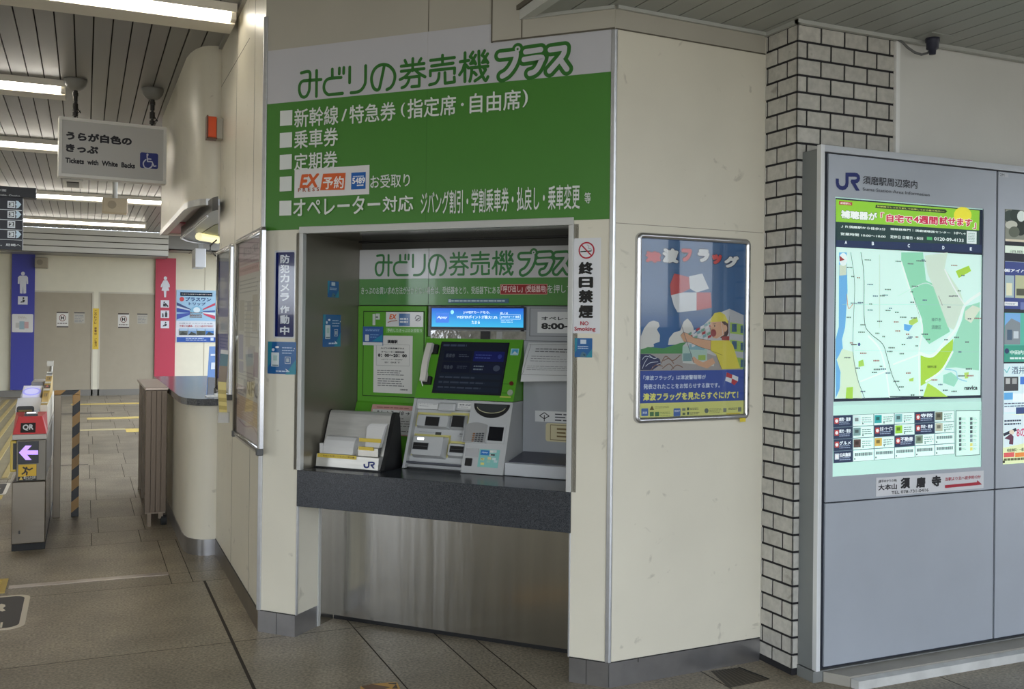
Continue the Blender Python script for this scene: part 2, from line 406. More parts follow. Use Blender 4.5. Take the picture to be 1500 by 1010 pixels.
# aluminium corner strips and the frame of the opening
m = MB()
m.box(SG, -0.012, 0.012, 0.10, 2.9, -0.006, 0.006, 0); m.box(LW, -0.016, 0.002, 0.10, 2.9, -0.006, 0.006, 0)
struct('trim_7', m, [ALU], bev=0.003)
m = MB()
m.box(SG, SGL-0.015, SGL+0.004, 0.10, 2.655, -0.008, 0.004, 0); m.box(RP, -0.002, 0.007, 0.10, 2.655, -0.008, 0.004, 0)
struct('trim_8', m, [ALU], bev=0.003)
m = MB()
m.box(SG, UL, UL+0.022, WC1+0.0, WT, -0.008, 0.02, 0)
m.box(SG, UR-0.022, UR, WC1-0.0, WT, -0.008, 0.02, 0)
m.box(SG, UL, UR, WT-0.004, WT+0.028, -0.010, 0.02, 0)
for u in (UL+0.004, UR-0.004): m.box(SG, u-0.004, u+0.004, 0.10, WC0, -0.003, 0.01, 1)
struct('trim_9', m, [ALUP, ALU], bev=0.002)
# skirting of folded steel, with its joints
SKL = mat('skirting_steel', (168, 167, 168), 0.30, 0.9, var=0.14, scale=7)
m = MB()
for a, b in ((0, UL), (UR, SGL)):
    m.box(SG, a, b, 0, 0.10, -0.004, 0.19, 0); c = (a+b)/2 + (0.0 if a == 0 else -0.01)
    m.box(SG, c-0.0012, c+0.0012, 0, 0.10, -0.0046, 0.0, 1)
    m.box(SG, a, b, 0.099, 0.1025, -0.0045, 0.0, 1)
struct('baseboard_front', m, [SKL, BLACK])
m = MB(); m.box(RP, 0, RPL, 0, 0.10, -0.004, 0.02, 0); m.box(RP, 0, RPL, 0.099, 0.102, -0.0045, 0.0, 1)
u3 = RP.px(934, 965)[0]; m.box(RP, u3-.0015, u3+.0015, 0.085, 0.10, -0.005, 0, 1)
struct('baseboard_right', m, [SKL, BLACK])
m = MB(); m.box(RP, 0, RPL+.02, 0.10, ZP, 0, 0.08, 0)
w3 = 1.872; m.box(RP, 0, RPL, w3-.001, w3+.0015, -0.0008, 0.0, 1)
struct('wall_right', m, [CREAM, mat('panel_joint', (150, 142, 126), 0.6)])
# the brick-tiled pillar
TILE = mat('glazed_tile', (186, 183, 174), 0.24, var=0.12, scale=40, dirt=0.4, coat=0.3)
MORT = mat('dark_mortar', (28, 27, 30), 0.8)
def tile_random():
    n = TILE.node_tree.nodes; l = TILE.node_tree.links; b = n['Principled BSDF']; g = n.new('ShaderNodeNewGeometry'); r = n.new('ShaderNodeMapRange'); r.inputs[3].default_value = .9; r.inputs[4].default_value = 1.08
    l.new(g.outputs['Random Per Island'], r.inputs[0]); s = n.new('ShaderNodeVectorMath'); s.operation = 'SCALE'; l.new(b.inputs['Base Color'].links[0].from_socket, s.inputs[0]); l.new(r.outputs[0], s.inputs['Scale']); l.new(s.outputs[0], b.inputs['Base Color'])
tile_random()
PX0, PX1, PY0, PY1 = 2.722, 3.262, 3.235, 3.46
m = MB(); m.bx(PX0+.004, PX1, PY0+.004, PY1, 0.0, ZP, 1)
RH = 0.0716; z = 2.664+RH; row = 0; g = 0.0048
z = 2.664 + RH
while z > 0.03:
    z0 = max(z-RH+g, 0.03); z1 = min(z-g, ZP)
    half = (row % 2 == 1)      # rows whose corner tile shows its short end on the front
    x = PX0; first = 0.054 if half else 0.128
    wds = [first]+[0.128]*5
    for k, wd in enumerate(wds):
        xa = x+(0 if k == 0 else g); xb = min(x+wd-g, PX1)
        if xb > xa+.004: m.bx(xa, xb, PY0, PY0+.006, z0, z1, 0)
        x += wd
    y = PY0; first = 0.128 if half else 0.066
    for k, wd in enumerate([first]+[0.128]*3):
        ya = y+(0 if k == 0 else g); yb = min(y+wd-g, PY1)
        if yb > ya+.004: m.bx(PX0, PX0+.006, ya, yb, z0, z1, 0)
        y += wd
    z -= RH; row += 1
struct('wall_pillar', m, [TILE, MORT], bev=0.0012, seg=1)
# plaster wall beyond the pillar, with its white edge strip
m = MB(); m.bx(PX1, 9.3, 3.25, 3.40, 0, ZP, 0)
struct('wall_plaster', m, [mat('plaster', (206, 205, 198), 0.7, var=0.035, scale=2.5, bump=0.25, bscale=30)])
m = MB(); m.bx(PX1-.002, PX1+.022, 3.222, 3.256, 0.0, ZP-.018, 0)
struct('trim_10', m, [WHITE], bev=0.003)
# side wall of the ticket office
m = MB(); m.box(LW, -1.63, 0, 0.10, ZC, 0.0, 0.09, 0)
for px_ in (346, 386):
    u = LW.px(px_, 200)[0] if px_ == 346 else -0.32
    m.box(LW, u-.0015, u+.0015, 0.10, ZC-.01, -0.0008, 0, 1)
struct('wall_left', m, [CREAM, SEAM])
m = MB(); m.box(LW, -1.63, 0, 0, 0.10, -0.004, 0.03, 0); m.box(LW, -1.63, 0, 0.098, 0.102, -0.0045, 0, 1)
struct('baseboard_left', m, [STEELD, BLACK])
m = MB(); m.box(LW, -1.63, 0.06, ZC-.02, ZC, -0.02, 0.0, 0)
m.box(LW, -1.63, -0.5, 2.93, 2.934, -0.0008, 0, 1)
struct('trim_11', m, [mat('cornice', (150, 148, 140), 0.5), SEAM])
# far wall, its doors, skirting and the boarded beam in front of it
BEIGE = mat('far_wall_panel', (214, 208, 186), 0.5, var=0.02)
m = MB(); m.box(FW, -5.2, 4.5, 0, ZC+.05, 0, 0.1, 0)
u = FW.px(299.5, 450)[0]; m.box(FW, u-.006, u+.006, 0, 2.9, -0.002, 0, 1)
struct('wall_back', m, [BEIGE, mat('far_joint', (160, 150, 128), 0.6)])
DOOR = mat('door_panel', (158, 148, 128), 0.45, var=0.03)
for k, (a, b) in enumerate((((49, 428), (133, 579)), ((147, 430), (226, 581)))):
    u0, w1 = FW.px(*a); u1, _ = FW.px(*b)
    m = MB(); m.box(FW, u0, u1, 0.10, w1, -0.02, 0.0, 0)
    for c, d in ((u0-.03, u0), (u1, u1+.03)): m.box(FW, c, d, 0.0, w1+.03, -0.03, 0.0, 1)
    m.box(FW, u0, u1, w1, w1+.03, -0.03, 0.0, 1)
    if k == 0: m.box(FW, u1+.029, FW.px(147, 430)[0]-.029, 0.0, w1+.03, -.028, 0.0, 2)
    struct('door_%d' % (k+1), m, [DOOR, mat('door_frame', (190, 183, 164), 0.45), BEIGE])
m = MB(); m.box(FW, -5.2, 4.5, 0.0, 0.12, -0.03, 0.0, 0)
struct('baseboard_back', m, [mat('far_skirting', (120, 116, 108), 0.5)])
m = MB(); zb = 2.73
for k in range(4):
    h = (ZC-zb)/4; m.bx(-5.2, 1.47, 19.9, 19.95, zb+k*h+.012, zb+(k+1)*h-.006, 0)
m.bx(-5.2, 1.46, 19.93, 20.0, zb, ZC, 1); m.bx(-5.2, 1.47, 19.9, 20.7, zb-0.01, zb, 2)
m.bx(1.44, 1.47, 19.95, 20.7, zb, ZC, 2)
struct('trim_12', m, [mat('beam_boards', (222, 221, 214), 0.4), SEAM, PLANK])
m = MB(); m.bx(1.47, 4.5, 19.9, 20.7, 2.86, 2.88, 0)
for k in range(7): m.bx(1.5+k*.42, 1.51+k*.42, 19.9, 20.7, 2.857, 2.86, 1)
m.bx(1.47, 4.5, 19.9, 19.94, 2.86, ZC, 0)
struct('ceiling_back', m, [PLANK, GAP])
# unseen concourse and street walls, added to bound the daylight, openings shaped for reflections
m = MB(); m.bx(-5.3, -5.2, 4.45, 20.8, 0, ZC, 0); m.bx(-5.3, -5.2, -2.6, 2.55, 0, ZC, 0); m.bx(-5.3, -5.2, 2.55, 4.45, 2.35, ZC, 0); m.bx(-5.3, -5.2, 3.62, 4.45, 0, 1.55, 0); m.bx(-5.3, -5.2, 3.62, 4.45, 2.08, 2.35, 0)
struct('wall_concourse_unseen', m, [BEIGE])
m = MB()
EY = -2.35
m.bx(3.1, 9.3, EY-.12, EY, 0, 1.46, 0); m.bx(3.1, 9.3, EY-.12, EY, 2.56, ZP+.05, 0)
for a, b in ((3.1, 3.6), (4.75, 4.85), (5.8, 5.9), (6.79, 6.87), (7.46, 9.3)): m.bx(a, b, EY-.12, EY, 1.46, 2.56, 0)
m.bx(9.3, 9.4, EY, -.8, 0, ZP, 0); m.bx(9.3, 9.4, 1.6, 3.4, 0, ZP, 0)
struct('wall_street_unseen', m, [mat('street_wall', (176, 172, 160), 0.6)])
# ================================================================== SIGNS ON THE DIAGONAL WALL
GREEN = (66, 124, 44); DGREEN = (46, 104, 38); SIGNW = (186, 185, 188)
def zpts(pts, k, ox, oy): return [(ox+x/k, oy+y/k) for x, y in pts]
# the title, as pen strokes (traced on the large sign)
T1 = [([(115,350),(228,338),(228,500),(222,590),(190,660),(150,682),(110,660),(88,590),(95,510),(130,465),(190,455),(385,440)], 1),
      ([(325,318),(322,670)], 0),
      ([(540,300),(540,405)], 0), ([(660,412),(510,425),(450,460),(425,530),(435,600),(480,645),(530,645),(680,630)], 1),
      ([(638,285),(636,360)], 0), ([(698,278),(696,355)], 0),
      ([(780,272),(778,482)], 0), ([(998,252),(996,440),(985,510),(940,580),(880,612),(798,622)], 1),
      ([(1255,245),(1195,530),(1175,575),(1145,583),(1105,550),(1080,460),(1085,380),(1120,300),(1180,250),(1250,235),(1320,255),(1380,320),(1400,400),(1380,490),(1340,550),(1290,578)], 1)]
T2 = [([(140,290),(160,335)],0),([(375,265),(345,315)],0),([(255,265),(252,440)],0),([(85,375),(420,335)],0),([(85,450),(420,410)],0),
      ([(215,450),(140,530),(68,570)],1),([(300,440),(360,490),(435,530)],1),([(150,545),(350,520),(348,665),(240,675)],0),([(205,550),(180,620),(140,670),(95,690)],1),
      ([(690,215),(690,350)],0),([(515,290),(865,248)],0),([(530,372),(845,330)],0),([(512,515),(512,440),(868,402),(865,480)],0),
      ([(640,480),(630,560),(590,620),(500,648)],1),([(725,470),(728,625),(865,605),(862,535)],0),
      ([(1020,180),(1018,600)],0),([(950,310),(1075,290)],0),([(1005,360),(985,430),(940,500)],1),([(1035,360),(1070,400)],0),
      ([(1135,170),(1095,235),(1135,265)],0),([(1175,215),(1110,330)],0),([(1100,335),(1160,325)],0),([(1150,290),(1175,340)],0),
      ([(1305,150),(1270,215),(1310,245)],0),([(1350,195),(1280,310)],0),([(1275,320),(1345,305)],0),([(1325,275),(1355,325)],0),
      ([(1222,155),(1228,340),(1250,450),(1290,545),(1325,585),(1355,530)],1),([(1095,400),(1355,375)],0),([(1120,405),(1112,500),(1090,595)],1),([(1150,465),(1185,500)],0),([(1320,430),(1260,520),(1165,590)],1),([(1290,395),(1320,425)],0)]
T3O = [([(205,355),(470,325)],0),([(470,325),(455,420),(400,540),(320,640),(240,690)],1),([(490,250)],2),
       ([(620,295),(865,260)],0),([(595,420),(870,385),(865,460),(810,570),(750,625),(690,645)],3),
       ([(1020,262),(1255,230)],0),([(1255,230),(1240,320),(1170,420),(1010,605)],1),([(1180,420),(1290,575)],0)]
def title(A, tf, col, wf):
    """tf maps photo pixels of the large sign to the sign's own (u,w)"""
    old = A.M; A.M = tf
    A.up()
    for pts, sm in T1: A.stroke(zpts(pts, 9.375, 430, 70), .0150*wf, col, sm == 1, up=False)
    for pts, sm in T2: A.stroke(zpts(pts, 10, 580, 60), .0140*wf, col, sm == 1, up=False)
    for lay, wd, c in ((0, .055, col), (1, .0225, A.bgc)):
        A.up()
        for pts, sm in T3O:
            q = zpts(pts, 11.11, 715, 50)
            if sm == 2:
                u, w = tf(*q[0]); r = .026 if lay == 0 else .0125
                A.raw([(u+r*wf*math.cos(t*math.pi/10), w+r*wf*math.sin(t*math.pi/10)) for t in range(20)], c)
                if lay: A.up(); A.raw([(u+.005*wf*math.cos(t*math.pi/6), w+.005*wf*math.sin(t*math.pi/6)) for t in range(12)], col)
            else: A.stroke(q, wd*wf, c, sm in (1, 3), up=False)
    A.M = old
S0 = SG.at(0.0)
HS = thing('header_sign', 'large green and white sign listing ticket types above the recess', 'sign', SG.P(0.86, 1.90))
m = MB(); uN = SG.px(722, 62)[0]
wA = SG.px(393.5, 153)[1]; wB = 1.888
m.box(SG, 0.014, SGL-0.016, wB, wA, -0.004, -0.0005, 0)
m.box(SG, 0.014, SGL-0.016, wA, 2.655, -0.004, -0.0005, 1); m.box(SG, 0.014, uN-.004, 2.655, 2.735, -0.004, -0.0005, 1)
us = SG.px(625, 250)[0]
m.box(SG, us-.0012, us+.0012, wB, wA, -0.0044, -0.002, 2); m.box(SG, us-.001, us+.001, wA, 2.735, -0.0044, -0.002, 3)
build('sign_panel', m, [mat('sign_green', GREEN, 0.38, var=0.02), mat('sign_white', SIGNW, 0.4, var=0.015), mat('sign_seam', (58, 112, 40), 0.5), mat('sign_seam_white', (180, 178, 178), .5)], HS)
A = Art(SG, off=0.0045); A.bgc = SIGNW
title(A, SG.px, (46, 106, 38), 1.0)
TW = (214, 217, 212)
def z5(x, y): return 380+x*.36, 30+y*.36
for x0, y0, x1, y1 in ((88,370,137,427),(87,460,136,517),(87,549,135,606),(87,638,135,695),(86,736,134,794)): A.rect(*z5(x0, y0), *z5(x1, y1), TW)
A.text('新幹線', *z5(147, 362), *z5(325, 424), TW, .012); A.text('/', *z5(338, 364), *z5(360, 410), TW, .012)
A.text('特急券', *z5(371, 348), *z5(558, 408), TW, .012); A.text('(', *z5(580, 338), *z5(596, 394), TW, .01)
A.text('指定席', *z5(607, 322), *z5(803, 386), TW, .012); A.text('・', *z5(824, 338), *z5(836, 350), TW, .02)
A.text('自由席', *z5(860, 300), *z5(1066, 364), TW, .012); A.text(')', *z5(1075, 284), *z5(1096, 354), TW, .01)
A.text('乗車券', *z5(147, 450), *z5(325, 512), TW, .012); A.text('定期券', *z5(147, 543), *z5(323, 603), TW, .012)
A.text('お受取り', *z5(457, 632), *z5(617, 678), TW, .008)
A.text('オペレーター', *z5(144, 728), *z5(497, 786), TW, .015); A.text('対応', *z5(507, 718), *z5(631, 778), TW, .015)
A.text('ジバング割引・学割乗車券・払戻し・乗車変更', *z5(663, 698), *z5(1307, 768), TW, .01); A.text('等', *z5(1327, 702), *z5(1352, 746), TW, .008)
A.build('lettering', HS, label='white and green lettering')
A = Art(SG, off=0.0048)
A.rect(*z5(146, 608), *z5(449, 708), (214, 212, 210))
OR = (206, 92, 40)
A.text('EX', *z5(166, 628), *z5(246, 680), OR, .04, shear=.2); A.text('PRESS', *z5(160, 684), *z5(246, 695), (150, 70, 40), .03, 1.6)
A.poly([z5(262, 625), z5(354, 621), z5(349, 690), z5(250, 692)], OR); A.text('予約', *z5(262, 638), *z5(346, 684), (226, 224, 220), .02)
A.rect(*z5(377, 621), *z5(435, 686), (26, 92, 168)); A.text('5489', *z5(381, 642), *z5(433, 664), (230, 230, 230), .03)
A.lines(*z5(384, 632), *z5(428, 640), 1, (180, 200, 225), .5, .05, 6); A.lines(*z5(400, 668), *z5(428, 676), 1, (230, 230, 230), .6, .05, 3)
A.build('reservation_label', HS, label='white label with orange EX mark and blue square')

# --- second title panel, inside the recess
BK = SG.at(VB)
BS = thing('recess_sign', 'inner green and white title panel on the back of the ticket recess', 'sign', BK.P(0.88, 1.56))
m = MB(); wT = BK.px(560, 366)[1]; wM = BK.px(560, 409)[1]; wL = BK.px(560, 447)[1]
m.box(BK, UL+.014, UR-.014, wL, wM, -0.004, 0.0, 0); m.box(BK, UL+.014, UR-.014, wM, wT, -0.004, 0.0, 1)
ub = BK.px(628.5, 400)[0]; m.box(BK, ub-.0012, ub+.0012, wL, wT, -0.0045, -.003, 2)
build('sign_panel', m, [mat('inner_green', (66, 128, 56), 0.16, coat=0.3), mat('inner_white', (190, 190, 190), 0.16, coat=0.3), mat('inner_seam', (80, 100, 80), .5)], BS)
a0 = SG.px(437, 130); a1 = SG.px(726, 108)
b0 = BK.px(549.2, 402); b1 = BK.px(759.2, 392)
kx = (b1[0]-b0[0])/(a1[0]-a0[0])
wt0 = SG.px(440, 143)[1]; wt1 = SG.px(440, 106)[1]; c0 = BK.px(552, 403.6)[1]; c1 = BK.px(552, 374)[1]; ky = (c1-c0)/(wt1-wt0)
def tf2(x, y):
    u, w = SG.px(x, y); return b0[0]+(u-a0[0])*kx, c0+(w-wt0)*ky
A = Art(BK, off=0.0045, rough=.2); A.bgc = (190, 190, 190)
title(A, tf2, (52, 116, 62), kx)
TW2 = (196, 206, 196)
A.text('きっぷのお買い求め方法が分からない場合は、受話器をとり、受話器下にある', 530.5, 421, 733, 431, TW2, .01)
A.rect(733.8, 416.8, 802.5, 431.5, (214, 150, 140)); A.rect(734.6, 417.6, 801.7, 430.8, (140, 34, 40)); A.text('「呼び出し」(受話器用)', 735.5, 418.6, 801, 430, (226, 200, 196), .015)
A.text('を押してください', 803, 417.5, 878, 429.5, TW2, .01)
A.build('lettering', BS)
A = Art(BK, off=0.006, rough=.3); A.rect(657, 438, 746, 444.2, (52, 92, 118)); A.lines(662, 439, 742, 443.4, 1, (170, 190, 200), .5, .05, 10); A.rect(658, 438.6, 661.5, 443, (190, 205, 215))
A.build('label_strip', BS, label='narrow blue label')

# --- stickers on the wall posts
def sticker(name, F, x0, y0, x1, y1, base, label, cat, r=0.0, th=0.0008, rough=.25, coat=0.0, group=None, off=0.0):
    m = MB(); u0, w1 = F.px(x0, y0); u1, w0 = F.px(x1, y1)
    m.ext(F, rrect(u0, u1, w0, w1, r), -th-off, -off-.0001)
    o = build(name, m, [mat('sheet_%02x%02x%02x' % base, base, rough, coat=coat)], None, label, cat, group)
    return o, Art(F, off=th+off+.0001, rough=rough, coat=coat)
o, A = sticker('security_sticker', SG, 402.5, 367.5, 431.5, 496, (206, 208, 212), 'glossy navy sticker with tall white security camera lettering', 'sticker', .008, rough=.08, coat=1.0)
A.rect(404.4, 370, 430.2, 494, (24, 34, 92), .006)
for ch, y0, y1 in (('防', 373.5, 386), ('犯', 388, 400), ('カ', 402, 414), ('メ', 416, 427), ('ラ', 430, 441), ('作', 448, 459), ('動', 462, 475), ('中', 478, 491)):
    A.text(ch, 411, y0, 424.5, y1, (214, 220, 228), .03)
A.build('lettering', o)
def phone_card(name, F, q, label, group=None, small=False, th=.0008):
    x0, y0, x1, y1 = q
    o, A = sticker(name, F, x0, y0, x1, y1, (30, 92, 150), label, 'sticker', 0.003, th=th, group=group)
    X = lambda t: x0+(x1-x0)*t; Y = lambda t: y0+(y1-y0)*t
    A.poly([(X(0), Y(.0)), (X(.16), Y(0)), (X(.1), Y(.65)), (X(0), Y(.78))], (38, 128, 150)); A.poly([(X(.62), Y(1)), (X(1), Y(.55)), (X(1), Y(1))], (40, 132, 152))
    if small:
        A.rect(X(.33), Y(.08), X(.66), Y(.3), (190, 205, 215)); A.lines(X(.18), Y(.38), X(.82), Y(.58), 2, (190, 210, 225), .4, .1, 5)
        A.poly([(X(.3), Y(.97)), (X(.38), Y(.76)), (X(.5), Y(.7)), (X(.66), Y(.8)), (X(.7), Y(.97))], (70, 110, 130)); A.poly([(X(.5), Y(.83)), (X(.62), Y(.86)), (X(.6), Y(.9)), (X(.5), Y(.88))], (20, 30, 40))
    else:
        A.rect(X(.13), Y(.33), X(.40), Y(.76), (205, 214, 214), .001); A.rect(X(.16), Y(.70), X(.38), Y(.735), (90, 110, 120)); A.rect(X(.2), Y(.42), X(.34), Y(.58), (170, 196, 190))
        A.ell(X(.2), Y(.25), (x1-x0)*.05, (y1-y0)*.045, (210, 220, 230)); A.ell(X(.34), Y(.17), (x1-x0)*.07, (y1-y0)*.03, (225, 230, 235))
        A.lines(X(.52), Y(.15), X(.95), Y(.40), 3, (170, 196, 225), .35, .2, 4); A.frame(X(.62), Y(.46), X(.82), Y(.68), (205, 214, 220), .003); A.rect(X(.67), Y(.51), X(.77), Y(.63), (170, 186, 196))
        A.lines(X(.3), Y(.87), X(.8), Y(.93), 1, (200, 215, 230), .6, .1, 3); A.ell(X(.96), Y(.22), (x1-x0)*.02, (y1-y0)*.02, (230, 236, 240)); A.poly([(X(.64), Y(.82)), (X(.75), Y(.88)), (X(.73), Y(.91)), (X(.66), Y(.86))], (225, 230, 235))
    A.build('print', o); return o
phone_card('phone_sticker', SG, (392.5, 500.5, 433.5, 549), 'blue phone sticker under the navy security sticker on the post')
o, A = sticker('no_smoking_sticker', SG, 841, 349.5, 879, 489, (214, 214, 216), 'tall white no smoking sticker on the post beside the recess', 'sticker', .002)
u, w = SG.px(859.3, 367)
RED = (168, 40, 58); r1, r2 = .0345, .0285
A.up(); A.raw([(u+r1*math.cos(t*math.pi/20), w+r1*math.sin(t*math.pi/20)) for t in range(40)], RED)
A.up(); A.raw([(u+r2*math.cos(t*math.pi/20), w+r2*math.sin(t*math.pi/20)) for t in range(40)], (214, 214, 216))
A.stroke([(851, 369), (866, 368)], .0042, (20, 20, 22)); A.stroke([(860, 359), (863, 361), (862, 364), (866, 365), (867, 368)], .0016, (120, 110, 110), True)
A.stroke([(852, 359.2), (866.8, 375)], .0055, RED)
for ch, y0, y1 in (('終', 384, 402.5), ('日', 406, 422), ('禁', 425, 444), ('煙', 447, 466.5)): A.text(ch, 848, y0, 869, y1, (18, 18, 22), .045)
A.text('NO', 850.5, 471, 862.5, 477, (170, 40, 56), .02); A.text('Smoking', 841.8, 478.8, 872.8, 487, (170, 40, 56), .02)
A.build('lettering', o)
phone_card('app_sticker', SG, (842, 495.5, 867.5, 524), 'small blue app sticker below the no smoking sticker', small=True)
SL = Frame(SG.P(UL+.013, 0, 0), SG.N)     # inner side wall of the recess: u runs into the recess
phone_card('app_sticker', SL, (480, 411.5, 496, 436.5), 'smallest blue sticker, high on the inner side wall of the recess', small=True)
phone_card('phone_sticker', SL, (473, 461, 498.5, 508), 'blue phone sticker low on the dim inner side wall of the recess')
# ================================================================== INSIDE THE RECESS
JRB = (34, 46, 110)
def jr(A, x0, y0, x1, y1, c):
    """railway company mark: one bent pen line and a slanted leg"""
    f = lambda pts: [(x0+(x-710)/295*(x1-x0), y0+(y-537)/216*(y1-y0)) for x, y in pts]
    u0, u1, w0, w1 = A.uw(x0, y0, x1, y1); wd = (u1-u0)*.128
    A.stroke(f([(728, 603), (728, 655), (737, 690), (760, 713), (790, 721), (820, 713), (841, 690), (848, 655), (848, 556)]), wd, c, cap=False)
    A.stroke(f([(829, 556), (945, 556), (970, 562), (986, 580), (989, 598), (984, 618), (968, 634), (945, 640), (898, 640)]), wd, c, cap=False)
    A.poly(f([(888, 632), (934, 632), (1003, 752), (957, 752)]), c)
GRAN = mat('granite', (66, 70, 78), 0.22, var=0.0)
def speckle(m, c1, c2, sc, lo=.45, hi=.62):
    n = m.node_tree.nodes; l = m.node_tree.links; b = n['Principled BSDF']; t = n.new('ShaderNodeTexCoord')
    v = n.new('ShaderNodeTexVoronoi'); v.inputs['Scale'].default_value = sc; l.new(t.outputs['Object'], v.inputs['Vector'])
    r = n.new('ShaderNodeValToRGB'); r.color_ramp.elements[0].position = 0.25; r.color_ramp.elements[1].position = 0.75
    r.color_ramp.elements[0].color = (*lin(c1), 1); r.color_ramp.elements[1].color = (*lin(c2), 1)
    s = n.new('ShaderNodeSeparateColor'); l.new(v.outputs['Color'], s.inputs[0]); l.new(s.outputs[0], r.inputs[0]); l.new(r.outputs[0], b.inputs['Base Color'])
speckle(GRAN, (32, 34, 38), (70, 73, 78), 620)
m = MB(); m.box(SG, UL+.001, UR-.001, WC0, WC1, -0.004, VB+.019, 0)
build('counter', m, [GRAN], None, 'thick dark speckled granite counter across the ticket recess', 'counter', bev=.002)
# ---- ticket machine
G1 = (.258, .776); G2 = (.374, 1.10); G3 = (.488, 1.385)
MU0, MU1 = .614, 1.130
def slope(p, q): return Frame(SG.P(0, p[1], p[0]), SG.U, SG.N*(q[0]-p[0])+Vector((0, 0, q[1]-p[1])))
GP = slope(G1, G2); SP = slope(G2, G3)
GH = math.hypot(G2[0]-G1[0], G2[1]-G1[1]); SH = math.hypot(G3[0]-G2[0], G3[1]-G2[1])
TM = thing('ticket_machine', 'grey and green ticket machine with touch screen in the middle of the recess', 'ticket machine', SG.P(.87, .776, .39))
HG = mat('machine_grey', (176, 177, 176), 0.42, var=.02); HGD = mat('machine_grey_shade', (120, 122, 124), .45); MG = mat('machine_green', (84, 150, 38), 0.36, var=.015)
def zc(x, y): return 585+x*.1287, 570+y*.1287
uS = GP.px(*zc(745, 640))[0]
m = MB()
def side(u0, u1, pr, mi, mb): mb.prism([SG.P(u0, w, v) for v, w in pr], [SG.P(u1, w, v) for v, w in pr], mi)
full = [(.258, .7765), (.372, 1.098), (.517, 1.098), (.517, .7765)]
inn = [(.290, .776), (.404, 1.098), (.517, 1.098), (.517, .776)]
side(MU0, MU0+.014, full, 0, m); side(uS, MU1, full, 0, m); side(MU0+.014, uS, inn, 0, m)
wl = GP.px(*zc(400, 905))[1]; wt = GP.px(*zc(500, 125))[1]
m.box(GP, MU0+.013, uS+.001, .0145, wl, 0.0, .036, 0); m.box(GP, MU0+.013, uS+.001, wt-.045, GH-.002, 0.006, .04, 0)
build('lower_housing', m, [HG], TM, bev=.004)
m = MB(); side(MU0, MU1, [(.374, 1.10), (.488, 1.385), (.488, 1.395), (.517, 1.395), (.517, 1.10)], 0, m)
build('screen_housing', m, [MG], TM, label='green sloping screen housing', bev=.003)
m = MB(); w_ = BK.px(700, 498)[1]
side(MU0+.012, MU1-.01, [(.484, 1.396), (.484, 1.545), (.517, 1.545), (.517, 1.396)], 0, m)
mh = build('monitor_housing', m, [mat('monitor_grey', (120, 122, 122), .4)], TM, bev=.002)
MF = SG.at(.484)
m = MB(); a = MF.px(631.5, 449.5); b = MF.px(771, 484); m.box(MF, a[0], b[0], b[1], a[1], -.006, .0, 0)
build('bezel', m, [mat('bezel', (18, 26, 46), .25)], mh, bev=.001)
SCR = mat('screen_blue', (40, 130, 235), .25, emit=.9)
def screen_grad():
    n = SCR.node_tree.nodes; l = SCR.node_tree.links; b = n['Principled BSDF']; t = n.new('ShaderNodeTexCoord'); s = n.new('ShaderNodeSeparateXYZ'); l.new(t.outputs['Generated'], s.inputs[0])
    r = n.new('ShaderNodeValToRGB'); r.color_ramp.elements[0].color = (*lin((60, 195, 245)), 1); r.color_ramp.elements[1].color = (*lin((20, 96, 225)), 1); l.new(s.outputs['Z'], r.inputs[0]); l.new(r.outputs[0], b.inputs['Emission Color'])
    b.inputs['Base Color'].default_value = (0.01, .02, .05, 1)
screen_grad()
m = MB(); a = MF.px(633.5, 451.8); b = MF.px(767.3, 480.3); m.box(MF, a[0], b[0], b[1], a[1], -.0068, -.006, 0)
scr = build('screen', m, [SCR], mh, label='lit blue advertising screen')
A = Art(MF, off=.0069, emit=.8, rough=.3)
A.rect(639.5, 458.5, 658.5, 473, (64, 120, 214)); A.text('Apay', 641, 463, 656.5, 468, (220, 235, 250), .02, shear=.2)
A.ell(663.5, 457.5, 2.4, 3, (150, 225, 235))
A.text('J-WESTカードなら、', 680, 455.8, 719, 460.6, (225, 242, 252), .015); A.text('WESTERポイントが最大1.5%', 670, 462.2, 729.5, 467.5, (225, 242, 252), .015); A.text('たまる', 692, 470, 704, 475, (225, 242, 252), .015)
A.text('詳しくは', 733.8, 457.5, 745, 460.8, (225, 242, 252), .02); A.frame(733.5, 461.3, 763.5, 468.3, (215, 238, 252), .0014); A.text('J-WESTカード 検索', 735, 462.8, 762, 466.8, (225, 242, 252), .01)
A.lines(735, 469, 755, 473.5, 2, (200, 230, 250), .3, .2, 2)
A.build('lettering', scr)
m = MB(); a = MF.px(631.5, 484.3); b = MF.px(770.5, 498); m.box(MF, a[0], b[0], b[1], a[1], -.003, .0, 0)
mi_ = build('mirror_strip', m, [mat('mirror', (150, 152, 156), .06, 1.0, var=.25, scale=40, bump=.6, bscale=26)], mh)
m = MB(); a = MF.px(704.5, 485.3); b = MF.px(718.5, 497.3); m.box(MF, a[0], b[0], b[1], a[1], -.006, -.003, 0)
build('camera', m, [BLACK], mi_, bev=.001)
m = MB(); a = MF.px(728, 486); b = MF.px(736, 497); m.box(MF, a[0], b[0], b[1], a[1], -.0045, -.003, 0)
build('label_plate', m, [mat('camera_plate', (150, 150, 146), .4)], mi_)
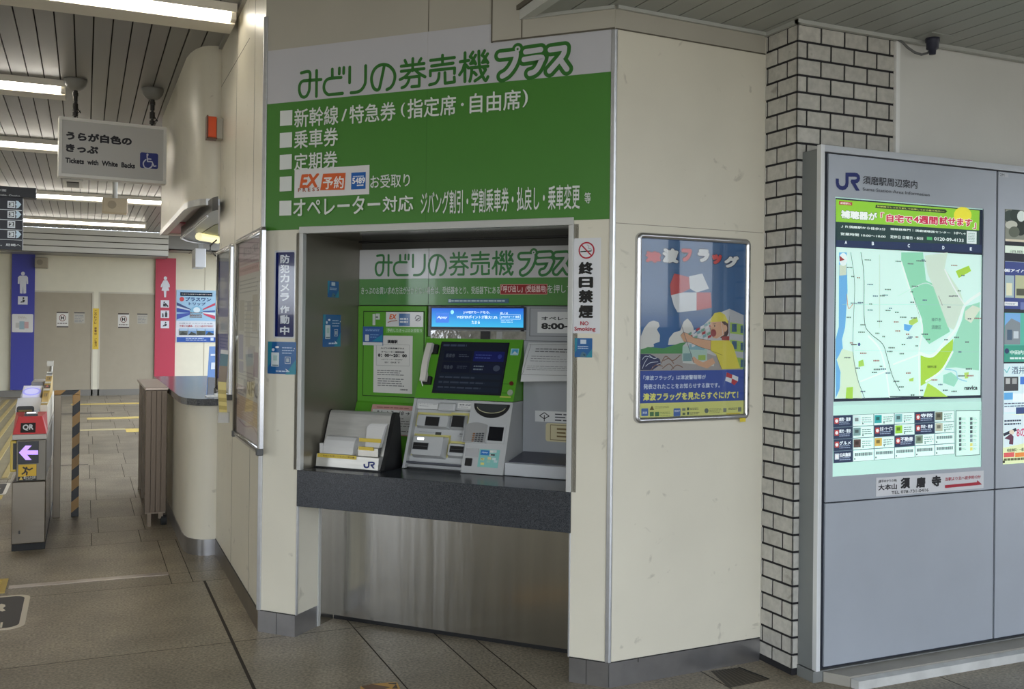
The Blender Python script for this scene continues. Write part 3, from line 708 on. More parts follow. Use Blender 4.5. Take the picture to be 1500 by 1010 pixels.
# touch screen
def zs(x, y): return 580+x*.2179, 480+y*.2179
a = SP.px(*zs(320, 100)); b = SP.px(*zs(765, 110)); c = SP.px(*zs(240, 435)); d = SP.px(*zs(695, 455))
su0, su1 = (a[0]+c[0])/2, (b[0]+d[0])/2; sw1, sw0 = (a[1]+b[1])/2, (c[1]+d[1])/2
m = MB(); m.box(SP, su0-.004, su1+.004, sw0-.004, sw1+.004, -.003, .0, 0)
ts = build('touch_screen', m, [mat('touch_glass', (16, 18, 26), .12, coat=.5)], TM, bev=.001, label='dark sloping touch screen')
A = Art(SP, off=.0032, emit=.05, rough=.2, M=lambda x, y: (su0+(su1-su0)*x, sw1-(sw1-sw0)*y))
A.rect(0.0, 0.0, 1, 1, (28, 33, 44)); A.lines(.03, .02, .4, .1, 1, (60, 70, 92), .5, .3, 3)
A.rect(.07, .17, .49, .37, (20, 26, 44)); A.rect(.52, .17, .97, .37, (28, 34, 92)); A.rect(.07, .40, .49, .60, (20, 26, 44)); A.rect(.52, .40, .97, .60, (26, 32, 54))
for y0 in (.63, .76, .88): A.rect(.05, y0, .97, y0+.09, (30, 38, 52))
A.text('乗車券', .10, .23, .24, .31, (76, 82, 94), .02); A.text('特急券', .10, .46, .24, .54, (76, 82, 94), .02); A.lines(.30, .23, .46, .30, 2, (70, 78, 96), .4, .3, 3); A.lines(.30, .46, .46, .53, 2, (70, 78, 96), .4, .3, 3)
A.lines(.55, .22, .80, .33, 2, (64, 76, 140), .4, .3, 4); A.lines(.55, .44, .75, .56, 2, (110, 120, 132), .4, .3, 4); A.ell(.89, .5, .05, .06, (66, 74, 92)); A.ell(.91, .27, .03, .045, (50, 60, 130))
A.lines(.07, .65, .9, .95, 3, (60, 68, 84), .3, .4, 6)
A.build('display', ts)
# handset
def hs(t, e): return SP.P(0, 0)
h0 = SP.px(*zs(252, 118)); h1 = SP.px(*zs(190, 392))
hu = SP.px(*zs(225, 250))[0]; hw = .017
m = MB(); m.box(SP, hu-.012, hu+.034, h1[1]+.004, h1[1]+.045, -.022, .001, 0); build('handset_hook', m, [BLACK], TM, bev=.005); m = MB(); m.box(SP, hu-.006, hu+.038, h0[1]-.05, h0[1]-.002, -.022, .001, 0)
hc = build('handset_hook', m, [BLACK], TM, bev=.005)
m = MB(); L = h0[1]-h1[1]
prof = [(h1[1]+.012, -.022), (h1[1]+.012, -.044), (h1[1]+.06, -.05), ((h0[1]+h1[1])/2, -.054), (h0[1]-.05, -.05), (h0[1]-.004, -.044), (h0[1]-.004, -.02), (h0[1]-.045, -.024), (h0[1]-.06, -.034), ((h0[1]+h1[1])/2, -.038), (h1[1]+.062, -.034), (h1[1]+.048, -.022)]
m.prism([SP.P(hu-.013, w, v) for w, v in prof], [SP.P(hu+.017, w, v) for w, v in prof], 0)
hd = build('handset', m, [mat('handset_white', (205, 200, 190), .4)], TM, label='off-white telephone handset', bev=.004)
m = MB(); m.tube([SP.P(hu, h1[1]+.02, -.04), SP.P(hu+.001, h1[1]+.005, -.046), SP.P(hu+.003, h1[1]-.012, -.03)], .0022, 8)
build('cord', m, [WHITE], hd)
A = Art(SP, off=.0006)
A.rect(*zs(775, 142), *zs(822, 188), (150, 190, 200), .002); A.rect(*zs(783, 148), *zs(818, 178), (70, 150, 185)); A.poly([zs(783, 178), zs(800, 160), zs(818, 178)], (190, 205, 208))
A.rect(*zs(700, 463), *zs(772, 474), (190, 184, 96)); A.lines(*zs(720, 376), *zs(760, 386), 1, (60, 110, 40), .5, .1, 3); A.lines(*zs(716, 436), *zs(752, 448), 1, (60, 110, 40), .5, .1, 3)
A.build('labels_strip', TM)
for (px_, py_, r, c, nm) in ((778, 378, .010, (96, 34, 24), 'call_button'), (770, 440, .014, (150, 160, 140), 'round_button')):
    u, w = SP.px(*zs(px_, py_)); m = MB(); m.ext(SP, [(u+r*math.cos(t*math.pi/10), w+r*math.sin(t*math.pi/10)) for t in range(20)], -.006, .002)
    build(nm, m, [mat(nm, c, .35)], TM)
# lower front: labels and slot modules
def gbox(mb, x0, y0, x1, y1, v0, v1, mi=0):
    a = GP.px(*zc(x0, y0)); b = GP.px(*zc(x1, y1)); mb.box(GP, min(a[0], b[0]), max(a[0], b[0]), min(a[1], b[1]), max(a[1], b[1]), v0, v1, mi)
A = Art(GP, off=-.005)
A.rect(*zc(218, 88), *zc(498, 116), (96, 100, 104)); A.rect(*zc(545, 95), *zc(832, 132), (90, 94, 98)); A.lines(*zc(890, 112), *zc(1255, 138), 1, (84, 88, 92), .6, .05, 8)
A.rect(*zc(216, 158), *zc(432, 232), (206, 206, 202)); A.text('きっぷ・おつり返却', *zc(226, 160), *zc(420, 180), (110, 110, 112), .01); A.lines(*zc(226, 184), *zc(330, 200), 1, (130, 130, 132), .4, .2, 4)
A.rect(*zc(668, 158), *zc(828, 226), (206, 206, 202)); A.text('紙幣', *zc(684, 168), *zc(738, 190), (80, 80, 84), .02); A.lines(*zc(752, 168), *zc(822, 196), 2, (110, 110, 114), .5, .1, 2); A.lines(*zc(676, 200), *zc(800, 216), 1, (130, 130, 132), .5, .2, 3)
A.build('label_panel', TM)
YEL = (194, 186, 116)
def module(name, box, slot, v, lab=None, yellow=True):
    m = MB(); x0, y0, x1, y1 = box
    a = GP.px(*zc(x0, y0)); b = GP.px(*zc(x1, y1))
    u0, u1 = a[0], b[0]; w0, w1 = b[1], a[1]; e = .010
    m.prism([GP.P(*p, .031) for p in rrect(u0, u1, w0, w1, .006)], [GP.P(*p, v) for p in rrect(u0+e, u1-e, w0+e*.6, w1-e, .008)], 0)
    o = build(name, m, [HG], TM, bev=.002)
    m = MB(); c = GP.px(*zc(slot[0], slot[1])); d = GP.px(*zc(slot[2], slot[3]))
    m.box(GP, c[0]-.002, d[0]+.002, d[1]-.002, c[1]+.002, v-.0015, v+.002, 0); m.box(GP, c[0], d[0], d[1], c[1], v-.0022, v, 1)
    if slot[2]-slot[0] > slot[3]-slot[1]+40: m.box(GP, c[0]+.004, d[0]-.004, (c[1]+d[1])/2-.001, (c[1]+d[1])/2+.001, v-.004, v-.002, 2)
    build('slot', m, [HGD, BLACK, mat('slot_lip', (70, 70, 72), .3)], o)
    if yellow:
        A = Art(GP, off=-.0272)
        uu0, uu1, ww0, ww1 = A.uw(*zc(x0-14, y0-14), *zc(x1+10, y1+4)); A.up()
        for q in ((uu0-.003, uu1+.003, ww1-.008, ww1+.004), (uu0-.003, uu0+.007, ww0+.01, ww1), (uu1-.007, uu1+.003, ww0+.01, ww1)): A.raw([(q[0], q[2]), (q[1], q[2]), (q[1], q[3]), (q[0], q[3])], YEL)
        A.build('marking', o)
    return o
module('ticket_outlet', (200, 270, 560, 452), (310, 318, 445, 425), -.002)
module('banknote_slot', (585, 275, 735, 462), (612, 308, 728, 440), -.002)
o = module('card_slot', (165, 515, 500, 790), (178, 616, 332, 700), -.012)
m = MB(); gbox(m, 224, 560, 290, 590, -.0150, -.0115); build('indicator_lamp', m, [mat('lamp_white', (240, 240, 236), .3, emit=1.3)], o)
module('receipt_slot', (550, 600, 738, 785), (585, 652, 728, 732), -.002)
m = MB(); gbox(m, 455, 160, 640, 262, -.012, .006, 0); build('rounded_cover', m, [HG], TM, bev=.012, seg=4)
m = MB(); gbox(m, 72, 815, 728, 885, .004, .03, 0); build('tray', m, [mat('tray_dark', (74, 76, 84), .4)], TM, bev=.002)
A = Art(GP, off=-.0272); A.text('領収書', *zc(658, 490), *zc(730, 512), (90, 92, 96), .02); A.lines(*zc(640, 516), *zc(725, 530), 1, (120, 122, 126), .5, .1, 3); A.rect(*zc(385, 475), *zc(447, 512), (60, 62, 60)); A.lines(*zc(200, 468), *zc(375, 484), 1, (110, 112, 116), .5, .1, 5)
A.build('lettering', TM)
# coin bowl
u0, w1 = GP.px(*zc(858, 168)); u1, w0 = GP.px(*zc(1240, 345)); cu = (u0+u1)/2; R = (u1-u0)/2; D = w1-w0
half = [(cu+R*math.cos(math.pi+t*math.pi/20), w1+D*math.sin(math.pi+t*math.pi/20)) for t in range(21)]
m = MB(); m.ext(GP, half, -.006, .002, 0)
half2 = [(cu+R*.86*math.cos(math.pi+t*math.pi/20), w1-.004+D*.52*math.sin(math.pi+t*math.pi/20)) for t in range(21)]
m.ext(GP, half2, -.0075, -.004, 1)
cb = build('coin_bowl', m, [mat('bowl_black', (26, 27, 28), .35), mat('bowl_inner', (46, 50, 52), .4)], TM, label='black half-round coin bowl', bev=.0015)
A = Art(GP, off=.0078, M=lambda x, y: (x, y)); A.stroke([(cu+R*.80*math.cos(math.pi+t*math.pi/14), w1-.012+D*.48*math.sin(math.pi+t*math.pi/14)) for t in range(1, 14)], .0035, (176, 172, 140)); A.build('rim_line', cb)
# keypad niche, pin screen, stickers on the raised block
m = MB(); a = GP.px(*zc(755, 375)); b = GP.px(*zc(992, 625)); u0, u1, w0, w1 = a[0], b[0], b[1], a[1]
m.ext(GP, [(u0, w0), (u1, w0), (u1, w1-.012)]+[(u1-(u1-u0)*t/6, w1-.012+.012*math.sin(math.pi*t/6)) for t in range(1, 6)]+[(u0, w1-.012)], -.002, .0, 0)
m.box(GP, u0, u0+.003, w0, w1-.012, -.010, 0, 1); m.box(GP, u1-.003, u1, w0, w1-.012, -.010, 0, 1); m.box(GP, u0, u1, w0, w0+.003, -.010, 0, 1)
kp = build('keypad', m, [mat('niche', (142, 142, 140), .5), HG], TM)
m = MB()
for i in range(4):
    for j in range(5):
        x = 845+i*34-j*5; y = 505+j*23; gbox(m, x, y, x+20, y+15, -.007, -.002, 1 if i == 0 else 0)
build('key_block', m, [mat('key_grey', (70, 72, 74), .4), mat('key_orange', (140, 96, 60), .4)], kp, bev=.0008, seg=1)
m = MB(); gbox(m, 1012, 412, 1188, 632, -.004, 0, 0); gbox(m, 1030, 432, 1172, 600, -.006, -.002, 1)
build('pin_display', m, [HG, mat('pin_black', (16, 18, 24), .15)], TM, bev=.0012)
m = MB(); gbox(m, 757, 788, 822, 882, -.006, 0, 0); build('card_reader', m, [BLACK], TM, bev=.004, seg=3)
A = Art(GP, off=.0006); A.lines(*zc(1035, 376), *zc(1190, 394), 1, (110, 112, 110), .6, .1, 3)
A.rect(*zc(760, 672), *zc(895, 778), mat('foil', (210, 211, 213), .2, .5))
A.rect(*zc(918, 684), *zc(1118, 905), (128, 184, 176)); A.rect(*zc(930, 698), *zc(1022, 760), (38, 110, 176)); A.text('Apay', *zc(940, 715), *zc(1010, 738), (210, 225, 240), .02, shear=.2)
for x, y, c in ((1032, 700, (205, 208, 200)), (1072, 700, (190, 196, 196)), (1032, 742, (190, 196, 192)), (930, 785, (206, 200, 130)), (1010, 778, (206, 196, 150)), (1062, 785, (196, 208, 204)), (930, 840, (212, 206, 120)), (1000, 815, (150, 190, 170)), (1080, 815, (180, 200, 200))): A.rect(*zc(x, y), *zc(x+36, y+30), c)
A.rect(*zc(1045, 745), *zc(1090, 765), (60, 64, 64)); A.text('IC', *zc(938, 792), *zc(958, 808), (60, 60, 60), .02)
A.build('payment_sticker', TM, label='colourful payment sticker and foil')
# ---- green cabinet beside the machine
GC = thing('notice_cabinet', 'green cabinet front with posted notices beside the ticket machine', 'cabinet', SG.P(.42, .776, .45))
m = MB(); CU0, CU1 = UL+.016, MU0-.002
side(CU0, CU1, [(.488, 1.545), (.488, 1.062), (.482, 1.056), (.392, .84), (.39, .777), (.517, .777), (.517, 1.545)], 0, m)
build('body', m, [MG], GC, bev=.002)
CF2 = SG.at(.488)
m = MB(); a = CF2.px(532.5, 455.8); b = CF2.px(620.8, 584); gq = .004
for q in ((a[0], b[0], a[1]-gq, a[1]), (a[0], b[0], b[1], b[1]+gq), (a[0], a[0]+gq, b[1], a[1]), (b[0]-gq, b[0], b[1], a[1])): m.box(CF2, q[0], q[1], q[2], q[3], -.001, .003, 0)
m.box(CF2, a[0]+gq, b[0]-gq, b[1]+gq, a[1]-gq, -.002, .003, 1)
build('door', m, [mat('door_gap', (20, 34, 16), .7), MG], GC)
def paper(name, F, x0, y0, x1, y1, label, base=(210, 208, 202), off=.0025, th=.0006, cat='notice', r=0.0, rough=.6, coat=0.0):
    return sticker(name, F, x0, y0, x1, y1, base, label, cat, r, th, rough, coat, off=off)
o, A = paper('opening_hours_notice', CF2, 548.2, 491.5, 604, 577.5, 'white paper notice with operator hours on the green cabinet')
K = (46, 46, 50)
def zn(x, y): return 520+x*.1583, 440+y*.1583
A.text('須磨駅', *zn(303, 366), *zn(398, 402), K, .05); A.frame(*zn(202, 408), *zn(506, 612), (130, 130, 128), .0012)
A.text('みどりの券売機プラス', *zn(243, 436), *zn(460, 456), K, .03); A.text('オペレーター接続時間', *zn(247, 470), *zn(460, 490), K, .03); A.text('8：00～20：00', *zn(218, 494), *zn(484, 530), (24, 24, 28), .05)
A.text('※オペレーター受付終了', *zn(250, 540), *zn(446, 558), K, .008); A.text('20：00まで', *zn(278, 566), *zn(420, 586), K, .008)
A.lines(*zn(210, 640), *zn(480, 705), 3, (110, 110, 112), .4, .3, 6); A.lines(*zn(215, 715), *zn(490, 808), 4, (110, 110, 112), .4, .25, 6); A.text('須磨駅長', *zn(420, 820), *zn(494, 838), K, .01)
A.build('lettering', o)
o, A = paper('reservation_label', CF2, 566, 457.2, 620.3, 479.3, 'small white label with orange EX mark, topmost on the green cabinet', (208, 208, 206), rough=.15, coat=.4)
A.text('EX', *zn(320, 130), *zn(388, 178), (206, 92, 40), .04, shear=.2); A.stroke([zn(308, 205), zn(340, 195), zn(392, 188)], .004, (150, 90, 60)); A.rect(*zn(412, 124), *zn(510, 240), (70, 110, 160)); A.lines(*zn(420, 160), *zn(505, 215), 2, (215, 222, 228), .6, .2, 2)
u, w = CF2.px(*zn(585, 165)); A.stroke([zn(560, 172), zn(575, 145), zn(605, 150), zn(612, 175), zn(590, 192), zn(565, 185)], .004, (90, 90, 94), True); A.stroke([zn(570, 185), zn(600, 165)], .005, (60, 60, 64)); A.build('lettering', o)
A = Art(CF2, off=.0024); A.rect(*zn(290, 254), *zn(630, 308), (112, 170, 84)); A.text('予約したきっぷのお受取り', *zn(302, 262), *zn(622, 300), (206, 222, 198), .012); A.build('text_strip', GC)
A = Art(CF2, off=.0024); A.stroke([zn(178, 128), zn(178, 232)], .016, (196, 200, 192), cap=False); A.rect(*zn(196, 124), *zn(232, 180), (196, 200, 192)); A.rect(*zn(196, 150), *zn(216, 164), (90, 96, 90)); A.build('hook_label', GC)
o, A = paper('leaflet_card', CF2, 533.3, 478.5, 562, 506.5, 'blue leaflet card hung over the corner of the hours notice', (44, 86, 146), off=.006, th=.004, cat='leaflet', rough=.3)
A.rect(533.4, 501.3, 561.9, 506.4, (206, 208, 206)); A.lines(537, 481.5, 559, 486, 2, (150, 180, 215), .35, .2, 4); A.rect(536.5, 490.5, 542, 500, (196, 206, 210), .001); A.poly([(546, 500.5), (562, 490), (562, 500.5)], (40, 130, 160)); A.lines(544, 489, 558, 496, 2, (120, 160, 205), .3, .3, 3); A.build('print', o)
# pink bordered sheet leaning on the lower flare of the cabinet
PF = slope((.382, .84), (.478, 1.062))
def zl(x, y): return 450+x*.13865, 570+y*.13865
m = MB(); q = [PF.px(*zl(*p)) for p in ((692, 172), (1085, 190), (1000, 470), (800, 640), (560, 640))]
u0 = q[0][0]; w1 = PF.px(*zl(860, 172))[1]; u1 = MU0-.006; w0 = w1-.155
m.ext(PF, [(u0, w0), (u1, w0), (u1, w1), (u0, w1)], -.003, -.002)
o = build('timetable_sheet', m, [mat('sheet_pink', (200, 150, 140), .5)], None, 'pink bordered paper sheet behind the steel leaflet holder', 'notice')
A = Art(PF, off=.0032); du = (u1-u0)
A.M = lambda x, y: (u0+du*x, w1-(w1-w0)*y)
A.rect(.03, .16, .97, .97, (206, 204, 198)); A.text('8.1 → 7・18 → 21', .12, .2, .9, .32, (50, 46, 46), .02); A.lines(.1, .05, .9, .13, 1, (150, 100, 92), .4, .2, 6); A.lines(.1, .4, .9, .9, 6, (120, 116, 112), .3, .3, 5); A.build('print', o)
# ---- grey bay on the other side
SB = thing('document_scanner', 'grey document desk unit partly hidden behind the right post of the recess', 'scanner', SG.P(1.33, .776, .42))
BU0, BU1 = MU1+.004, UR-.016
BG = mat('bay_grey', (150, 153, 156), .42, var=.02)
m = MB(); side(BU0, BU1, [(.487, 1.545), (.487, .80), (.517, .80), (.517, 1.545)], 0, m); build('back_panel', m, [BG], SB, bev=.002)
m = MB(); side(BU0, BU1, [(.275, .776), (.275, .832), (.487, .862), (.487, .776)], 0, m); tb = build('base', m, [mat('bay_light', (184, 186, 188), .4)], SB, bev=.003)
BT = Frame(SG.P(0, .832, .275), SG.U, SG.N*.212+Vector((0, 0, .03)))
m = MB(); m.box(BT, BU0+.01, BU1-.005, .02, .2, -.003, .001, 0); build('scan_bed', m, [mat('bed_dark', (70, 70, 84), .35)], tb)
B2 = SG.at(.487)
m = MB(); a = B2.px(776, 451); b = B2.px(840, 494)
for q in ((a[0], b[0], a[1]-.003, a[1]), (a[0], b[0], b[1], b[1]+.003), (a[0], a[0]+.003, b[1], a[1])): m.box(B2, q[0], min(q[1], BU1-.002), q[2], q[3], -.0012, .001, 0)
wj = B2.px(776, 499.5)[1]; m.box(B2, BU0, BU1, wj-.002, wj+.001, -.0012, .001, 0)
uj = B2.px(771.5, 600)[0]
build('panel_line', m, [mat('bay_line', (86, 90, 94), .5)], SB)
def clipu(F, A, lim): pass
UH = BU1-.004
def bpx(x): return (x-B2.px(0, 0)[0])
wA_, wB_ = B2.px(795, 457)[1], B2.px(795, 488)[1]; uA_ = B2.px(787.5, 470)[0]
m = MB(); m.ext(B2, [(uA_, wB_), (UH, wB_), (UH, wA_), (uA_, wA_)], -.0016, -.001)
o = build('operator_hours_sign', m, [mat('sheet_white', (206, 207, 206), .4)], None, 'white operator hours plate at the top of the grey bay', 'notice')
A = Art(B2, off=.0018, M=lambda x, y: (uA_+(UH-uA_)*x, wA_-(wA_-wB_)*y))
A.text('オペレーター対応', .06, .22, 1.0, .40, (40, 40, 44), .03); A.text('8:00~20:00', .06, .53, .98, .82, (20, 20, 24), .045); A.build('lettering', o)
# the large loose sheet, tilted forward, and two small labels
p0 = B2.px(773.5, 502); p1 = B2.px(762.5, 559.5)
Q0 = SG.P(p0[0]+.012, p0[1], .470); 
def at_v(x, y, v): F = SG.at(v); u, w = F.px(x, y); return F.P(u, w)
q0, q1, q3 = at_v(774, 502, .47), at_v(836, 492, .47), at_v(762.5, 559.5, .36)
PS = Frame(q3, q1-q0, (q0-q3)); sw = min((q1-q0).length, (UR-.03-SG.px(774, 502)[0])); 
m = MB(); lw = (q0-q3).length; au = (q0-q3).dot(PS.U)
su = UH-(q3-SG.O).dot(SG.U)-.004
N_ = 8; vs = []
for i in range(N_+1):
    t = i/N_
    bul = .012*math.sin(math.pi*t)
    a = q3.lerp(q0, t)-SG.N*bul
    b = a+SG.U*(su-(a-q3).dot(SG.U))+Vector((0, 0, .012*(1-t)+.004))
    vs += [a, b]
m.add(vs, [(2*i, 2*i+1, 2*i+3, 2*i+2) for i in range(N_)], 0, True)
th = SG.N*.0012
m.add([v+th for v in vs], [(2*i+2, 2*i+3, 2*i+1, 2*i) for i in range(N_)], 0, True)
o = build('instruction_sheet', m, [mat('sheet_white', (206, 207, 206), .4)], None, 'large loose white instruction sheet hanging forward in the grey bay', 'notice')
A = Art(PS, off=.015); FS = Frame(q3, SG.U, q0-q3-SG.U*((q0-q3).dot(SG.U))); LWd = FS.W.dot(q0-q3)
A = Art(FS, off=.0145, M=lambda x, y: ((q0-q3).dot(SG.U)*(1-y)+su*x, LWd*(1-y)))
A.lines(.14, .17, .72, .30, 2, (84, 84, 88), .28, .2, 7); A.lines(.10, .36, .62, .54, 3, (126, 126, 130), .18, .5, 7); A.lines(.07, .62, .90, .75, 3, (110, 110, 114), .2, .1, 12)
A.stroke([(.9, .06), (.12, .1), (.06, .16), (.03, .8), (.06, .86), (.9, .84)], .0014, (90, 90, 92), True); A.poly([(.9, .12), (.97, .12), (.97, .44), (.9, .46)], (40, 42, 44)); A.build('lettering', o)
wa, wb = B2.px(790, 602)[1], B2.px(790, 618)[1]; ua = B2.px(784, 610)[0]
m = MB(); m.ext(B2, [(ua, wb), (UH, wb), (UH, wa), (ua, wa)], -.0014, -.0004); o = build('scan_label', m, [mat('sheet_white', (206, 207, 206), .4)], None, 'small white label with diamond arrow low in the grey bay', 'label')
A = Art(B2, off=.0016, M=lambda x, y: (ua+(UH-ua)*x, wa-(wa-wb)*y)); A.stroke([(.14, .15), (.21, .45), (.14, .72), (.07, .45), (.14, .15)], .004, (30, 30, 34), cap=False); A.stroke([(.14, .4), (.14, .92)], .004, (30, 30, 34)); A.lines(.3, .12, .98, .92, 3, (70, 70, 76), .4, .15, 4); A.build('lettering', o)
wa2, wb2 = B2.px(805, 620)[1], B2.px(805, 647)[1]; ua2 = B2.px(799.5, 633)[0]
m = MB(); m.ext(B2, rrect(ua2, UH, wb2, wa2, .012), -.0014, -.0004); o = build('caution_label', m, [mat('label_cream', (196, 186, 148), .45)], None, 'cream label with rounded brown border under the arrow label', 'label')
A = Art(B2, off=.0016, M=lambda x, y: (ua2+(UH-ua2)*x, wa2-(wa2-wb2)*y)); A.frame(.08, .08, .97, .92, (110, 96, 60), .003); A.lines(.2, .2, .9, .8, 3, (110, 90, 50), .45, .2, 2); A.build('lettering', o)
# ---- steel leaflet holder on the counter
HU0, HU1 = .226, .592
LH = thing('leaflet_holder', 'stainless steel leaflet holder with railway mark on the granite counter', 'leaflet holder', SG.P(.41, WC1, .2))
m = MB(); pr = [(.112, .778), (.118, .838), (.128, .838), (.160, .835), (.226, 1.022), (.236, 1.034), (.252, 1.036), (.262, 1.028), (.268, 1.01), (.30, .778)]
side(HU0+.006, HU1-.022, pr, 0, m); body = build('body', m, [mat('holder_steel', (206, 204, 198), .36, .6, var=.08, scale=6, stretch=(1, 1, 10))], LH, bev=.003)
m = MB()
for a, b in ((HU0, HU0+.006), (HU1-.022, HU1)):
    m = MB(); side(a, b, [(.13, .7785), (.16, .84), (.232, 1.03), (.246, 1.038), (.262, 1.036), (.274, 1.01), (.30, .7785)], 0, m)
    build('cheek', m, [BLACK], LH, bev=.003, label='black side cheek')
m = MB(); m.box(SG, HU0, HU1-.004, WC1, .780, .105, .30, 0); build('base', m, [BLACK], LH)
FP = Frame(SG.P(0, .778, .112), SG.U, SG.N*.006+Vector((0, 0, .06)))
A = Art(FP, off=.0014); jr(A, *zl(597, 772), *zl(714, 842), JRB)
A.up(); u0, u1, w0, w1 = A.uw(*zl(80, 708), *zl(520, 758)); w1 = .062; w0 = .044; YT = (206, 180, 70); A.raw([(HU0+.012, w0), (u1, w0), (u1, w1), (HU0+.012, w1)], YT)
A.M = lambda x, y: (x, y); A.text('ご自由にお使いください 申込書', HU0+.03, w0+.005, u1-.01, w1-.005, (90, 70, 30), .01); A.build('lettering', LH)
# tray divider, stack of forms, bundle of envelopes
BP = slope((.160, .835), (.226, 1.022))
m = MB(); u2_, _ = SG.at(.13).px(*zl(540, 700)); m.box(SG, u2_, HU1-.03, .838, .880, .124, .168, 0); build('pocket', m, [mat('pocket_steel', (190, 188, 182), .25, .9)], LH, bev=.002)
m = MB(); ua_, ub_ = SG.at(.15).px(*zl(190, 640))[0], SG.at(.15).px(*zl(505, 640))[0]
pth = [(.130, .839), (.134, .872), (.148, .902), (.165, .916), (.185, .920), (.190, .913), (.174, .868), (.160, .839)]
m.prism([SG.P(ua_, w, v) for v, w in pth], [SG.P(ub_, w, v) for v, w in pth], 0)
build('paper_stack', m, [mat('paper', (206, 204, 200), .6)], None, 'thick stack of curled white forms in the steel holder', 'paper', bev=.002)
m = MB(); m.box(SG, HU0+.012, ua_-.002, .839, .886, .132, .16, 0); build('slip_stack', m, [mat('paper', (206, 204, 200), .6)], None, 'low white slips beside the thick stack of forms', 'paper')
m = MB(); ea, eb = SG.at(.15).px(*zl(628, 500))[0], SG.at(.15).px(*zl(775, 500))[0]
for k in range(5):
    v0 = .136+k*.005; m.prism([SG.P(ea-.002*k, .881, v0), SG.P(eb, .881, v0), SG.P(eb+.012, .975+.003*k, v0+.036), SG.P(ea-.012+.002*k, .972+.003*k, v0+.036)], [SG.P(ea-.002*k, .881, v0+.004), SG.P(eb, .881, v0+.004), SG.P(eb+.012, .975+.003*k, v0+.04), SG.P(ea-.012+.002*k, .972+.003*k, v0+.04)], 0)
build('envelope_bundle', m, [mat('paper', (206, 204, 200), .6)], None, 'fanned bundle of white envelopes standing in the steel holder', 'paper')
m = MB(); m.box(SG, ea-.03, eb+.012, .905, .922, .133, .136, 0); m.box(SG, u2_+.008, eb-.02, .868, .884, .119, .123, 0)
build('tape_label', m, [mat('tape_yellow', YT, .5)], LH, label='yellow tape labels')
# ================================================================== FRAMED POSTER ON THE PANEL
def tube_frame(name_root, F, u0, u1, w0, w1, rad, t, label, parent, mats):
    """rounded snap frame: four rails with rounded corners swept as one part"""
    pass
PFR = RP.at(0.0)
a = RP.px(930.5, 342); b = RP.px(1096, 617)
u0, u1 = a[0], RP.px(1095.5, 480)[0]; w1 = RP.px(1010, 345.5)[1]; w0 = RP.px(1008, 617.5)[1]
PT = thing('poster_frame', 'silver framed blue tsunami flag poster on the cream panel', 'poster', RP.P((u0+u1)/2, w0))
def rail(F, u0, u1, w0, w1, r, wd, th):
    """closed rounded rectangle swept with a half-round profile"""
    m = MB(); pts = rrect(u0, u1, w0, w1, r, 8); n = len(pts); prof = [(0, 0), (0, -.6), (.15, -.9), (.5, -1), (.85, -.9), (1, -.6), (1, 0)]
    L = []
    for i, (u, w) in enumerate(pts):
        p0 = pts[i-1]; p1 = pts[(i+1) % n]; d = Vector((p1[0]-p0[0], p1[1]-p0[1])).normalized(); nn = Vector((-d.y, d.x))     # inward (counter-clockwise path)
        for k, (s_, h_) in enumerate(prof): L.append(F.P(u+nn.x*s_*wd, w+nn.y*s_*wd, h_*th))
    K_ = len(prof); fs = []
    for i in range(n):
        j = (i+1) % n
        for k in range(K_-1): fs.append((i*K_+k, j*K_+k, j*K_+k+1, i*K_+k+1))
    m.add(L, fs, 0, True); return m
build('frame', rail(RP, u0, u1, w0, w1, .028, .024, .020), [mat('frame_silver', (200, 200, 202), .22, .95)], PT)
m = MB(); m.box(RP, u0+.015, u1-.015, w0+.015, w1-.015, -.0055, -.0005, 0)
PB = (44, 88, 134)
pn = build('poster', m, [mat('poster_blue', PB, .35)], PT)
A = Art(RP, off=.0056, step=.00002, rough=.45)
def zp(x, y): return 930+x*.13867, 340+y*.13867       # upper zoom
def zq(x, y): return 930+x*.1633, 460+y*.1633         # lower zoom
# clouds, hill, sea
CLD = (206, 202, 196)
A.rect(936, 462, 1088, 520, (48, 92, 142))
A.poly([zq(36, 320), zq(36, 230), zq(75, 130), zq(120, 75), zq(160, 60), zq(205, 75), zq(215, 110), zq(190, 140), zq(218, 190), zq(215, 250), zq(160, 270), zq(165, 295)], CLD)
A.poly([zq(290, 280), zq(300, 220), zq(340, 170), zq(400, 150), zq(430, 70), zq(465, 42), zq(500, 80), zq(520, 130), zq(520, 270)], CLD)
A.poly([zq(36, 325), zq(110, 298), zq(250, 310), zq(400, 262), zq(520, 245), zq(640, 310), zq(640, 360), zq(36, 360)], (74, 136, 78))
A.rect(*zq(36, 358), *zq(960, 505), (160, 152, 148))
A.poly([zq(36, 360), zq(130, 362), zq(215, 405), zq(230, 450), zq(150, 505), zq(36, 505)], (38, 44, 84))
for q in (((60, 410), (90, 380), (150, 395)), ((90, 470), (130, 440), (200, 430)), ((60, 490), (80, 440), (105, 400)), ((150, 480), (190, 455), (230, 440)), ((120, 370), (160, 400), (190, 395))): A.stroke([zq(*p) for p in q], .0022, (210, 214, 224), True)
for q in (((140, 500), (180, 460), (240, 470)), ((230, 440), (270, 380), (330, 420), (400, 370)), ((240, 490), (300, 450), (340, 490)), ((320, 500), (370, 460), (420, 480)), ((250, 420), (300, 400), (340, 445))): A.stroke([zq(*p) for p in q], .004, (124, 92, 76), True)
